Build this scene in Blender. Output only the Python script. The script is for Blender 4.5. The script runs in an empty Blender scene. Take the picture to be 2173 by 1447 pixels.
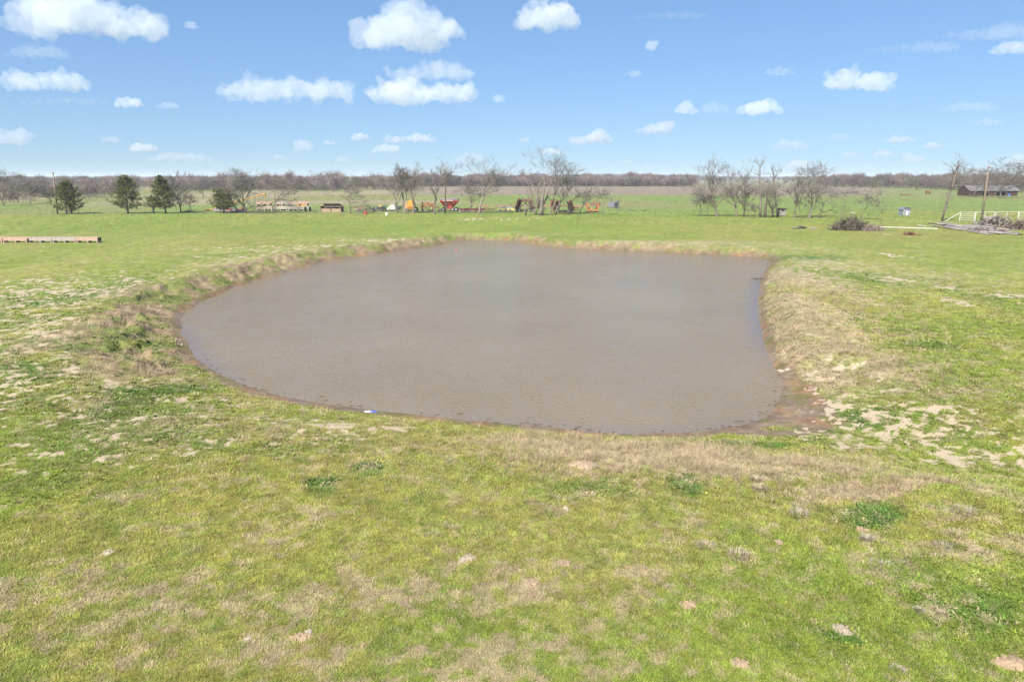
import bpy, math, random
import numpy as np
from mathutils import Vector, Matrix, Euler

sc = bpy.context.scene
COL = sc.collection
R = math.radians

# ------------------------------------------------------------------ camera
CAM_H = 8.5
PITCH = R(13.49)
FPX = 1449.0
cam_d = bpy.data.cameras.new('camera')
cam = bpy.data.objects.new('camera', cam_d)
COL.objects.link(cam)
cam_d.sensor_width = 36.0
cam_d.lens = 24.0
cam_d.clip_start = 0.1
cam_d.clip_end = 200000.0
cam.location = (0, 0, CAM_H)
cam.rotation_euler = (R(90) - PITCH, 0, 0)
sc.camera = cam

# ------------------------------------------------------------------ sky and sun
SUN_EL, SUN_AZ = R(48), R(210)          # compass angle clockwise from +Y: behind the camera, to its left
world = bpy.data.worlds.new('World')
sc.world = world
world.use_nodes = True
wn = world.node_tree
bg = wn.nodes['Background']
sky = wn.nodes.new('ShaderNodeTexSky')
sky.sky_type = 'NISHITA'
sky.sun_disc = False
sky.sun_elevation = SUN_EL
sky.sun_rotation = SUN_AZ
sky.altitude = 0
sky.air_density = 1.0
sky.dust_density = 0.0
sky.ozone_density = 2.5
sky_gamma = wn.nodes.new('ShaderNodeGamma')
sky_gamma.inputs[1].default_value = 0.56
sky_tint = wn.nodes.new('ShaderNodeVectorMath')
sky_tint.operation = 'MULTIPLY'
sky_tint.inputs[1].default_value = (0.475, 0.685, 0.985)
wn.links.new(sky.outputs[0], sky_gamma.inputs[0])
wn.links.new(sky_gamma.outputs[0], sky_tint.inputs[0])
wn.links.new(sky_tint.outputs[0], bg.inputs[0])
bg.inputs[1].default_value = 0.146

sun_d = bpy.data.lights.new('sun', 'SUN')
sun_d.energy = 5.0
sun_d.angle = R(0.53)
sun_d.color = (1.0, 0.95, 0.86)
sun = bpy.data.objects.new('sun', sun_d)
COL.objects.link(sun)
sdir = Vector((math.cos(SUN_EL) * math.sin(SUN_AZ), math.cos(SUN_EL) * math.cos(SUN_AZ), math.sin(SUN_EL)))
sun.rotation_euler = sdir.to_track_quat('Z', 'Y').to_euler()

vs = sc.view_settings
vs.view_transform = 'Standard'
vs.look = 'None'
vs.exposure = 1.07
vs.gamma = 1.0
vs.use_curve_mapping = False
cy = sc.cycles
cy.max_bounces = 14
cy.diffuse_bounces = 3
cy.glossy_bounces = 2
cy.transmission_bounces = 2
cy.volume_bounces = 14
cy.transparent_max_bounces = 6
cy.use_denoising = True
cy.denoiser = 'OPENIMAGEDENOISE'
cy.denoising_prefilter = 'ACCURATE'
cy.caustics_reflective = False
cy.caustics_refractive = False
cy.sample_clamp_indirect = 6.0

# ------------------------------------------------------------------ helpers: photograph to place
CP, SP = math.cos(PITCH), math.sin(PITCH)
def ray(px, py):
    u = (px - 1086.5) / FPX
    v = (723.5 - py) / FPX
    return Vector((u, CP + v * SP, -SP + v * CP))
def at_z(px, py, z=0.0):
    d = ray(px, py)
    t = (z - CAM_H) / d.z
    return Vector((d.x * t, d.y * t, z))
def at_y(px, py, Y):
    d = ray(px, py)
    t = Y / d.y
    return Vector((d.x * t, Y, CAM_H + d.z * t))
def mpp(px, py, z=0.0):
    d = ray(px, py)
    return ((z - CAM_H) / d.z) / FPX

# ------------------------------------------------------------------ helpers: noise
def _hash(ix, iy, s):
    n = (ix.astype(np.int64) * 374761393 + iy.astype(np.int64) * 668265263 + s * 982451653) & 0xffffffff
    n = ((n ^ (n >> 13)) * 1274126177) & 0xffffffff
    n = n ^ (n >> 16)
    return n.astype(np.float64) / 4294967295.0
def vnoise(x, y, s):
    ix, iy = np.floor(x), np.floor(y)
    fx, fy = x - ix, y - iy
    fx = fx * fx * fx * (fx * (fx * 6 - 15) + 10)
    fy = fy * fy * fy * (fy * (fy * 6 - 15) + 10)
    a, b = _hash(ix, iy, s), _hash(ix + 1, iy, s)
    c, d = _hash(ix, iy + 1, s), _hash(ix + 1, iy + 1, s)
    return (a + (b - a) * fx) * (1 - fy) + (c + (d - c) * fx) * fy
def fbm(x, y, scale, octv=4, seed=0, gain=0.5):
    t = 0.0
    amp = 1.0
    tot = 0.0
    X, Y = x / scale, y / scale
    for o in range(octv):
        t = t + amp * vnoise(X, Y, seed * 17 + o)
        tot += amp
        amp *= gain
        X, Y = X * 0.8 * 2.03 - Y * 0.6 * 2.03 + 13.7, X * 0.6 * 2.03 + Y * 0.8 * 2.03 + 7.1
    return t / tot
def sstep(a, b, x):
    t = np.clip((x - a) / (b - a), 0, 1)
    return t * t * (3 - 2 * t)

# ------------------------------------------------------------------ helpers: materials
MATS = {}
def mat(name, col, rough=0.8, metal=0.0, var=0.25, scale=3.0, spots=None, spot_amt=0.5, bump=0.0, spec=0.3, stretch=None):
    if name in MATS:
        return MATS[name]
    m = bpy.data.materials.new(name)
    m.use_nodes = True
    n, l = m.node_tree.nodes, m.node_tree.links
    b = n['Principled BSDF']
    b.inputs['Roughness'].default_value = rough
    b.inputs['Metallic'].default_value = metal
    b.inputs['Specular IOR Level'].default_value = spec
    tc = n.new('ShaderNodeTexCoord')
    src = tc.outputs['Object']
    if stretch:
        mp = n.new('ShaderNodeMapping')
        mp.inputs['Scale'].default_value = stretch
        l.new(src, mp.inputs['Vector'])
        src = mp.outputs['Vector']
    nz = n.new('ShaderNodeTexNoise')
    nz.inputs['Scale'].default_value = scale
    nz.inputs['Detail'].default_value = 5
    nz.inputs['Roughness'].default_value = 0.65
    l.new(src, nz.inputs['Vector'])
    ramp = n.new('ShaderNodeValToRGB')
    ramp.color_ramp.elements[0].position = 0.3
    ramp.color_ramp.elements[1].position = 0.7
    ramp.color_ramp.elements[0].color = tuple(c * (1 - var) for c in col) + (1,)
    ramp.color_ramp.elements[1].color = tuple(min(1, c * (1 + var)) for c in col) + (1,)
    l.new(nz.outputs[0], ramp.inputs[0])
    out = ramp.outputs[0]
    if spots:
        n2 = n.new('ShaderNodeTexNoise')
        n2.inputs['Scale'].default_value = scale * 1.7
        n2.inputs['Detail'].default_value = 6
        l.new(src, n2.inputs['Vector'])
        r2 = n.new('ShaderNodeValToRGB')
        r2.color_ramp.elements[0].position = 0.62 - 0.25 * spot_amt
        r2.color_ramp.elements[1].position = 0.72 - 0.2 * spot_amt
        l.new(n2.outputs[0], r2.inputs[0])
        mx = n.new('ShaderNodeMix')
        mx.data_type = 'RGBA'
        l.new(r2.outputs[0], mx.inputs[0])
        l.new(out, mx.inputs[6])
        mx.inputs[7].default_value = tuple(spots) + (1,)
        out = mx.outputs[2]
    l.new(out, b.inputs['Base Color'])
    if bump:
        bp = n.new('ShaderNodeBump')
        bp.inputs['Strength'].default_value = bump
        bp.inputs['Distance'].default_value = 0.05
        l.new(nz.outputs[0], bp.inputs['Height'])
        l.new(bp.outputs[0], b.inputs['Normal'])
    MATS[name] = m
    return m

# ------------------------------------------------------------------ helpers: objects
def tag(o, label=None, cat=None, group=None, kind=None):
    if label:
        o['label'] = label
    if cat:
        o['category'] = cat
    if group:
        o['group'] = group
    if kind:
        o['kind'] = kind
    return o
def empty(name, loc, rz=0.0, rx=0.0, ry=0.0):
    o = bpy.data.objects.new(name, None)
    o.empty_display_size = 0.3
    COL.objects.link(o)
    o.location = loc
    o.rotation_euler = (rx, ry, rz)
    return o
def mesh_obj(name, me, m, parent=None, loc=None):
    o = bpy.data.objects.new(name, me)
    COL.objects.link(o)
    if m is not None and not me.materials:
        me.materials.append(m)
    if parent:
        o.parent = parent
    if loc is not None:
        o.location = loc
    return o
class MB:
    """collects shapes, in units of s metres, into one mesh"""
    def __init__(self, s=1.0):
        self.v, self.f, self.s = [], [], s
    def add(self, vs_, fs_):
        k = len(self.v)
        self.v += [tuple(p) for p in vs_]
        self.f += [tuple(i + k for i in f) for f in fs_]
        return self
    def box(self, c, size, rot=(0, 0, 0), taper=1.0):
        m = Euler(rot).to_matrix()
        c = Vector(c)
        vs_ = []
        for z in (-.5, .5):
            q = taper if z > 0 else 1.0
            for x, y in ((-.5, -.5), (.5, -.5), (.5, .5), (-.5, .5)):
                vs_.append(c + m @ Vector((x * size[0] * q, y * size[1] * q, z * size[2])))
        return self.add(vs_, [(3, 2, 1, 0), (4, 5, 6, 7), (0, 1, 5, 4), (1, 2, 6, 5), (2, 3, 7, 6), (3, 0, 4, 7)])
    def tube(self, pts, r, n=6, cap=True):
        pts = [Vector(p) for p in pts]
        if not hasattr(r, '__len__'):
            r = [r] * len(pts)
        vs_, fs_ = [], []
        t0 = (pts[1] - pts[0]).normalized()
        a = t0.orthogonal().normalized()
        for i, p in enumerate(pts):
            t = (pts[min(i + 1, len(pts) - 1)] - pts[max(i - 1, 0)]).normalized()
            a = (a - t * a.dot(t)).normalized()
            b = t.cross(a)
            for k in range(n):
                q = 2 * math.pi * k / n
                vs_.append(p + (a * math.cos(q) + b * math.sin(q)) * r[i])
        for i in range(len(pts) - 1):
            for k in range(n):
                k2 = (k + 1) % n
                fs_.append((i * n + k, i * n + k2, (i + 1) * n + k2, (i + 1) * n + k))
        if cap:
            fs_.append(tuple(range(n - 1, -1, -1)))
            fs_.append(tuple((len(pts) - 1) * n + k for k in range(n)))
        return self.add(vs_, fs_)
    def cyl(self, p0, p1, r, n=12):
        return self.tube([p0, p1], r, n)
    def prism(self, poly, y0, y1, taper=1.0, cx=0.0, cz=0.0):
        """polygon in x,z drawn from y0 to y1"""
        n = len(poly)
        vs_ = [(x, y0, z) for x, z in poly] + [(cx + (x - cx) * taper, y1, cz + (z - cz) * taper) for x, z in poly]
        fs_ = [tuple(range(n)), tuple(range(2 * n - 1, n - 1, -1))]
        fs_ += [(k, n + k, n + (k + 1) % n, (k + 1) % n) for k in range(n)]
        return self.add(vs_, fs_)
    def lathe(self, prof, c=(0, 0, 0), n=14, axis='z'):
        vs_, fs_ = [], []
        for r, z in prof:
            for k in range(n):
                q = 2 * math.pi * k / n
                p = (r * math.cos(q), r * math.sin(q), z)
                if axis == 'x':
                    p = (p[2], p[0], p[1])
                elif axis == 'y':
                    p = (p[0], p[2], p[1])
                vs_.append((c[0] + p[0], c[1] + p[1], c[2] + p[2]))
        for i in range(len(prof) - 1):
            for k in range(n):
                k2 = (k + 1) % n
                fs_.append((i * n + k, i * n + k2, (i + 1) * n + k2, (i + 1) * n + k))
        fs_.append(tuple(range(n - 1, -1, -1)))
        fs_.append(tuple((len(prof) - 1) * n + k for k in range(n)))
        return self.add(vs_, fs_)
    def quad(self, a, b, c, d):
        return self.add([a, b, c, d], [(0, 1, 2, 3)])
    def mesh(self, name, smooth=False):
        me = bpy.data.meshes.new(name)
        s = self.s
        me.from_pydata([(x * s, y * s, z * s) for x, y, z in self.v], [], self.f)
        if smooth:
            me.polygons.foreach_set('use_smooth', [True] * len(me.polygons))
        me.update()
        return me
    def build(self, name, m, parent=None, loc=None, smooth=False):
        return mesh_obj(name, self.mesh(name, smooth), m, parent, loc)

# ------------------------------------------------------------------ the pond outline and the lie of the land
WATER_Z = -1.0
# water's edge read off the photograph: x, y, bank width (m), roughness of the bank
EDGE = [(380,690,5.2,0.85),(383,672,5.2,0.85),(400,655,5.2,0.85),(425,640,5.2,0.85),(455,628,5.2,0.85),(500,610,4.2,1),(560,590,4.4,1),(600,580,4.4,1),(650,565,4.4,1),
 (700,554,4.2,1),(760,545,3.8,0.9),(820,537,3.4,0.8),(870,530,3,0.8),(920,523,2.6,0.7),(955,516,2.4,0.6),(985,511,2.2,0.4),(1030,510,2,0.3),(1080,511,2,0.4),(1110,515,1.8,0.6),
 (1150,521,1.8,0.7),(1200,526,1.8,0.6),(1250,529,1.8,0.5),(1300,531,1.8,0.5),(1400,535,2,0.5),(1500,540,2.2,0.4),(1560,543,2.2,0.3),(1610,547,2.4,0.3),(1632,553,2.4,0.2),
 (1634,560,2.2,0.2),(1625,575,2,0.3),(1617,590,2,0.3),(1614,610,1.9,0.3),(1611,640,1.9,0.3),(1612,670,1.9,0.3),(1617,700,1.9,0.3),(1625,730,2,0.3),(1635,760,2.2,0.3),
 (1650,785,2.8,0.3),(1662,810,10.5,0.2),(1663,830,10.5,0.12),(1655,855,10.5,0.1),(1640,875,10.5,0.1),(1610,893,10.5,0.1),(1560,907,9,0.1),(1500,915,9,0.12),(1420,920,9,0.15),
 (1340,922,9,0.15),(1260,918,9,0.15),(1180,910,9,0.15),(1100,902,9,0.15),(1000,893,9,0.15),(900,883,9,0.15),(800,872,9,0.15),(720,862,9,0.18),(650,852,9,0.2),
 (590,840,9,0.2),(530,822,9,0.2),(480,803,7,0.25),(440,782,5.6,0.85),(415,760,5.6,0.85),(398,735,5.6,0.85),(385,710,5.6,0.85)]
def _smooth_edge():
    P = np.array([tuple(at_z(x, y, WATER_Z))[:2] + (w, r) for x, y, w, r in EDGE])
    out = []
    n = len(P)
    for i in range(n):
        p0, p1, p2, p3 = P[i - 1], P[i], P[(i + 1) % n], P[(i + 2) % n]
        for t in (0, .5):
            out.append(0.5 * (2 * p1 + (p2 - p0) * t + (2 * p0 - 5 * p1 + 4 * p2 - p3) * t * t + (3 * p1 - p0 - 3 * p2 + p3) * t ** 3))
    return np.array(out)
POND = _smooth_edge()
def pond_dist(x, y):
    """signed distance to the water's edge (+ on land) and bank width, roughness there"""
    d = np.full(x.shape, 1e9)
    w = np.full(x.shape, 4.0)
    rg = np.full(x.shape, 0.2)
    near = (np.hypot(x - 0, y - 52) < 95)
    if not near.any():
        return d, w, rg
    xs, ys = x[near], y[near]
    best = np.full(xs.shape, 1e18)
    bw = np.zeros(xs.shape)
    br = np.zeros(xs.shape)
    ins = np.zeros(xs.shape, bool)
    n = len(POND)
    for i in range(n):
        ax, ay, aw, ar = POND[i]
        bx, by, bww, brr = POND[(i + 1) % n]
        ex, ey = bx - ax, by - ay
        t = np.clip(((xs - ax) * ex + (ys - ay) * ey) / (ex * ex + ey * ey + 1e-9), 0, 1)
        q = (xs - ax - t * ex) ** 2 + (ys - ay - t * ey) ** 2
        m = q < best
        best = np.where(m, q, best)
        bw = np.where(m, aw + (bww - aw) * t, bw)
        br = np.where(m, ar + (brr - ar) * t, br)
        c = (ay > ys) != (by > ys)
        if by != ay:
            ins ^= c & (xs < ex * (ys - ay) / (by - ay) + ax)
    dd = np.sqrt(best)
    dd = np.where(ins, -dd, dd)
    d[near], w[near], rg[near] = dd, bw, br
    return d, w, rg
def _line(pts):
    return [tuple(at_z(a, b, 0))[:2] for a, b in pts]
CREST = _line([(1080, 955), (1250, 975), (1500, 985), (1700, 1005), (1900, 1045), (2173, 1105)])
DRAW = _line([(1690, 850), (1850, 890), (2000, 925), (2173, 965), (2400, 1010)])
def line_dist(x, y, L):
    best = np.full(x.shape, 1e18)
    for (ax, ay), (bx, by) in zip(L[:-1], L[1:]):
        ex, ey = bx - ax, by - ay
        t = np.clip(((x - ax) * ex + (y - ay) * ey) / (ex * ex + ey * ey), 0, 1)
        best = np.minimum(best, (x - ax - t * ex) ** 2 + (y - ay - t * ey) ** 2)
    return np.sqrt(best)
def height(x, y, D=None):
    x, y = np.asarray(x, float), np.asarray(y, float)
    d, w, rg = D if D is not None else pond_dist(x, y)
    r = np.hypot(x, y)
    z = 0.10 * (fbm(x, y, 14, 3, 3) - 0.5) + 0.05 * (fbm(x, y, 2.5, 3, 4) - 0.5) * (r < 160)
    z = z + 0.30 * np.exp(-(line_dist(x, y, CREST) / 1.6) ** 2)
    z = z - 0.55 * np.exp(-(line_dist(x, y, DRAW) / 3.2) ** 2)
    # right berm beyond the water
    z = z + 0.28 * np.exp(-((x - 18.5) / 2.6) ** 2) * sstep(34, 40, y) * (1 - sstep(62, 72, y))
    # far wooded rise and gentle swell of the distant land
    u = x / np.maximum(y, 1)
    z = z + 9 * np.exp(-((u - 0.165) / 0.075) ** 2) * sstep(2200, 2900, y) + 2.5 * sstep(1200, 4000, r) * fbm(x, y, 900, 2, 9)
    land = z
    dn = d + 0.55 * rg * (fbm(x, y, 2.2, 3, 5) - 0.5) + 0.10 * (fbm(x, y, 0.5, 2, 6) - 0.5)
    s = np.clip(dn / w, 0, 1)
    prof = 1 - (1 - s) ** (1.4 + 0.8 * rg)
    # eroded ledges and clods on the rough banks
    rid = np.abs(fbm(x, y, 1.6, 4, 11) - 0.5) * 2
    led = np.exp(-((dn - 0.55 * w) / (0.3 * w)) ** 2)
    zb = WATER_Z + 0.02 + (land - WATER_Z) * prof - rg * led * (0.52 * sstep(0.0, 0.30, rid) - 0.14) + rg * 0.55 * (fbm(x, y, 0.8, 3, 12) - 0.5) * np.clip(dn / 0.8, 0, 1) * np.clip(1.6 - dn / w, 0, 1)
    zb = np.maximum(zb, WATER_Z + 0.02)
    zi = WATER_Z + 0.02 + np.maximum(dn, -3) * 0.3
    return np.where(dn > 0, np.where(dn < 2.2 * w, zb, land), zi)
def hz(x, y):
    return float(height(np.array([x]), np.array([y]))[0])
def gp(px, py):
    z = 0.0
    for _ in range(5):
        p = at_z(px, py, z)
        z = 0.4 * z + 0.6 * hz(p.x, p.y)
    p = at_z(px, py, z)
    p.z = hz(p.x, p.y)
    return p

# ------------------------------------------------------------------ what grows where (the land's own colours)
_BC = {}
def blob_geo(px, py, rx, ry):
    k = (px, py, rx, ry)
    if k not in _BC:
        c = gp(px, py)
        z = min(c.z, 0.3)
        _BC[k] = (c, rx * mpp(px, py, z), 0.5 * abs(at_z(px, py - ry, z).y - at_z(px, py + ry, z).y))
    return _BC[k]
def blobs(x, y, L, seed, warp=0.5):
    wx = x + (fbm(x, y, 2.4, 3, seed) - 0.5) * 3.2 * warp
    wy = y + (fbm(x, y, 2.4, 3, seed + 1) - 0.5) * 5.5 * warp
    o = np.zeros(x.shape)
    for px, py, rx, ry, v in L:
        c, ax, ay = blob_geo(px, py, rx, ry)
        o = np.maximum(o, v * np.exp(-(((wx - c.x) / ax) ** 2 + ((wy - c.y) / ay) ** 2) ** 1.5 * 0.5))
    return o
DRY = [(1690,585,60,25,0.95),(1690,640,70,40,0.95),(1700,700,90,40,0.95),(1730,750,110,35,0.9),(1850,790,120,30,0.7),(1980,820,120,25,0.5),(1760,562,90,10,0.8),(1860,640,70,14,0.4),
 (1350,519,260,6,0.8),(1130,508,120,4,0.6),(1620,530,140,8,0.45),(1980,590,120,20,0.3),(1180,935,120,22,0.85),(1300,958,190,32,0.95),(1500,980,220,28,0.95),(1700,1002,160,16,0.7),(1930,1035,190,16,0.75),
 (560,1140,80,30,0.6),(620,1090,60,20,0.3),(300,1260,160,40,0.34),(850,1250,200,50,0.45),(1300,1190,200,50,0.41),(700,1410,300,40,0.49),(1250,1310,180,50,0.41),(80,1260,120,60,0.38),
 (250,1350,200,50,0.38),(1000,1390,200,50,0.41),(430,1270,60,40,0.45),(960,1210,120,35,0.45),(1150,1230,150,50,0.41),(340,1420,160,25,0.41),(1620,1190,60,25,0.3),(2040,1140,60,25,0.3),
 (250,690,40,70,0.7),(310,780,40,25,0.6),(300,620,60,16,0.6),(480,560,60,10,0.6),(640,538,60,8,0.7),(800,515,120,6,0.5),(900,505,120,4,0.5),(250,500,700,12,0.25)]
BARE = [(150,620,260,36,.72),(90,700,170,55,.78),(130,780,200,70,.72),(60,850,140,70,.6),(330,890,160,35,.6),(250,950,250,40,.4),(430,860,90,20,.75),(700,905,120,14,.95),(580,945,180,22,.62),(760,925,120,20,.6),
 (1330,960,60,8,.35),(1760,800,70,16,.95),(1800,850,90,28,.9),(1900,890,140,30,.9),(1850,935,140,25,.92),(2000,920,140,30,.85),(2080,960,120,30,.95),(2150,960,80,30,1.0),(1830,970,110,14,.9),(2030,1010,90,10,.85),
 (740,522,150,5,.8),(860,510,120,4,.8),(560,545,120,8,.55),(330,605,60,10,.55),(250,660,60,30,.45),(620,525,200,8,.5),(1010,465,40,3,.55),(1090,464,50,3,.6),
 (1895,542,22,4,1.2),(1890,593,30,5,.9),(2150,628,34,8,1.1),(2010,610,14,12,.8),(2030,640,20,10,.75),(1740,575,14,4,.7),(1910,498,30,4,.5)]
LUSH = [(350,830,90,22,.9),(120,760,180,90,.7),(60,650,160,60,.6),(260,870,150,40,.6),(520,940,150,25,.5),(250,930,160,40,.45),(785,1005,34,10,1.1),(688,1036,34,11,1.1),(1445,1025,32,16,1.0),(1835,1080,50,18,.9),
 (2070,1270,100,40,.6),(1800,1335,50,20,.9),(1870,900,110,25,.7),(1750,860,40,20,.7),(1240,1030,80,18,.5),(110,1020,90,35,.45),(1880,690,60,16,.5),(1850,590,90,16,.45),(2150,640,60,60,.4),(1960,730,60,12,.55),
 (1700,545,80,7,.7),(1640,940,120,10,.8),(450,545,60,8,.4)]
YEL = [(350,760,60,20,.9),(250,740,60,60,.6),(40,830,100,30,.7),(420,960,200,40,.5),(850,960,300,25,.5),(300,1010,300,60,.5),(560,1060,300,60,.55),(1640,1010,120,25,.4),(1900,860,100,20,.5),(2100,880,120,30,.5),(250,590,160,20,.4),(700,1000,200,40,.5)]
TALL = [(1180,935,120,20,.9),(1300,955,190,28,1),(1500,978,220,24,1),(1700,1000,160,14,.7),(1930,1035,190,14,.8),(1680,600,50,40,.7),(1680,680,60,50,.7),(1700,750,70,40,.6),(1400,519,260,5,.6),(250,690,40,60,.5),(310,780,40,20,.5),(1560,1172,14,8,.6)]
MUD = [(1705,850,34,40,1.3),(1690,890,60,22,1.2),(1620,918,110,10,1.1),(1700,820,26,18,.9)]
def land(x, y, D=None):
    """colour and cover at each point: rgb, bare, dry, tall, mud"""
    d, w, rg = D if D is not None else pond_dist(x, y)
    r = np.hypot(x, y)
    u = x / np.maximum(y, 1.0)
    N = x.shape[0]
    def C(c):
        return np.tile(np.array(c), (N, 1))
    def mix(a, b, t):
        return a + (b - a) * np.clip(t, 0, 1)[:, None]
    nb = fbm(x, y, 9, 4, 21)
    nm = fbm(x, y, 1.7, 4, 22)
    nf = fbm(x, y, 0.35, 3, 23)
    nl = fbm(x, y, 40, 3, 24)
    near = r < 150
    dry = np.zeros(N); bare = np.zeros(N); lush = np.zeros(N); yel = np.zeros(N); mud = np.zeros(N)
    xn, yn = x[near], y[near]
    dry[near] = blobs(xn, yn, DRY, 31)
    bare[near] = blobs(xn, yn, BARE, 33, 0.3)
    lush[near] = blobs(xn, yn, LUSH, 35, 0.4)
    yel[near] = blobs(xn, yn, YEL, 37)
    mud[near] = blobs(xn, yn, MUD, 39, 0.3)
    green = C((0.147, 0.188, 0.031))
    olive = C((0.190, 0.192, 0.048))
    lushc = C((0.052, 0.108, 0.022))
    yelc = C((0.195, 0.176, 0.046))
    dryc = C((0.295, 0.240, 0.155))
    barec = C((0.365, 0.285, 0.190))
    pasture = C((0.136, 0.178, 0.034))
    c = mix(green, olive, 0.25 + sstep(0.40, 0.60, nb) * 0.75)
    mid = sstep(60, 105, y)                          # open pasture between pond and fence
    c = mix(c, pasture, mid * 0.85)
    c = mix(c, C((0.186, 0.182, 0.048)), mid * sstep(0.46, 0.60, 0.5 * nl + 0.5 * fbm(x, y, 4.5, 3, 26)) * 0.85)
    c = mix(c, yelc, yel * sstep(0.35, 0.6, nm))
    c = mix(c, lushc, np.clip(lush * 1.3 * sstep(0.25, 0.6, nm + 0.25 * (lush > .75)), 0, 0.92))
    # dry stems show through the green in patches
    tall0 = np.zeros(N)
    tall0[near] = blobs(xn, yn, TALL, 53)
    nt = 0.35 * fbm(x, y, 0.9, 3, 27) + 0.65 * fbm(x, y, 0.24, 3, 28, 0.6)
    tq = 0.583 - 0.20 * np.clip(dry, 0, 1) - 0.04 * (fbm(x, y, 5, 3, 41) - .5)
    thatch = sstep(tq, tq + 0.07, nt) * (0.55 + 0.4 * np.clip(dry, 0, 1)) * (1 - 0.75 * mid)
    dryness = np.clip(thatch + (0.15 + 0.35 * (tall0 > .2)) * dry, 0, 0.95)
    deep = sstep(0.52, 0.62, 0.5 * fbm(x, y, 1.1, 3, 29) + 0.5 * fbm(x, y, 0.25, 2, 30))
    c = mix(c, C((0.098, 0.148, 0.030)), deep * 0.40 * (1 - mid * .6))
    c = mix(c, dryc, dryness)
    # bare, trodden soil
    np_ = 0.35 * fbm(x, y, 0.8, 3, 43) + 0.65 * fbm(x, y, 0.22, 3, 46, 0.6)
    bt = 0.655 - 0.19 * np.clip(bare, 0, 1.3)
    bare_f = np.where(bare > 0.08, np_ - bt, -0.3)
    bb = sstep(-0.04, 0.01, bare_f + 0.16 * (fbm(x, y, 0.14, 2, 44) - .5))
    bare_f = np.where(d < 0.8, -0.3, bare_f)
    # banks
    sh = np.clip(d, 0, 50)
    bank = np.exp(-((sh - 0.45 * w) / (0.5 * w)) ** 2) * rg * (d > 0)
    bare_f = np.where(bank > 0.28, -0.3, bare_f)
    bankc = mix(C((0.205, 0.150, 0.098)), C((0.125, 0.140, 0.042)), sstep(0.45, 0.60, fbm(x, y, 1.5, 3, 45)))
    c = mix(c, bankc, np.clip(bank * 1.5, 0, 0.9))
    # mud and wet margin
    wet = np.exp(-(sh / (0.42 + 0.3 * rg + 0.55 * (rg < .3) + 0.9 * (nm - .5))) ** 2) * (d < 3)
    mudt = np.clip(np.maximum(mud * (0.7 + 0.6 * nm), wet), 0, 1)
    mudc = mix(C((0.165, 0.122, 0.085)), C((0.190, 0.120, 0.065)), sstep(0.45, 0.62, fbm(x, y, 1.1, 4, 47)))
    mudc = mix(mudc, C((0.110, 0.115, 0.030)), sstep(0.55, 0.68, fbm(x, y, 0.6, 3, 48)) * 0.6)
    c = mix(c, mudc, sstep(0.35, 0.7, mudt))
    # beyond the fence
    far = sstep(163, 176, y - 14 * u)
    fgreen = C((0.130, 0.175, 0.045))
    ftan = C((0.225, 0.190, 0.125))
    folive = C((0.165, 0.160, 0.065))
    f = mix(fgreen, folive, sstep(0.45, 0.6, nl) * 0.6)
    leftdry = sstep(0.02, -0.16, u) * sstep(185, 260, y)
    f = mix(f, mix(folive, ftan, sstep(0.4, 0.6, nl)), leftdry * 0.85)
    band = sstep(325, 350, y + 40 * (nl - .5)) * (1 - sstep(660, 700, y)) * sstep(-0.22, -0.1, u) * (1 - sstep(0.50, 0.56, u) * 0.9)
    f = mix(f, C((0.178, 0.138, 0.105)), band * 0.9)
    red = np.exp(-((y - 212) / 9) ** 2) * sstep(-0.07, -0.04, u) * (1 - sstep(0.10, 0.16, u)) + 0.8 * np.exp(-((y - 226) / 2.5) ** 2) * sstep(0.1, 0.13, u) * (1 - sstep(0.21, 0.24, u))
    f = mix(f, C((0.235, 0.130, 0.085)), red * sstep(0.3, 0.5, nm + .1) * 0.9)
    vfar = sstep(700, 760, y)
    fields = mix(C((0.120, 0.175, 0.050)), C((0.180, 0.150, 0.105)), sstep(0.47, 0.53, fbm(x, y, 420, 2, 51)))
    f = mix(f, fields, vfar)
    c = mix(c, f, far)
    # fine mottling of the sward itself
    c = c * (0.70 + 0.60 * nf)[:, None] * (0.90 + 0.2 * nb)[:, None]
    tall = np.clip(tall0 * sstep(0.35, 0.5, nm), 0, 1)
    nograss = np.clip(bb + sstep(0.35, 0.6, mudt) + 0.6 * np.clip(bank, 0, 1) * (fbm(x, y, 1.5, 3, 45) < .5), 0, 1)
    return c, nograss, dryness, tall, mudt, bank, bare_f, lush

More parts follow.
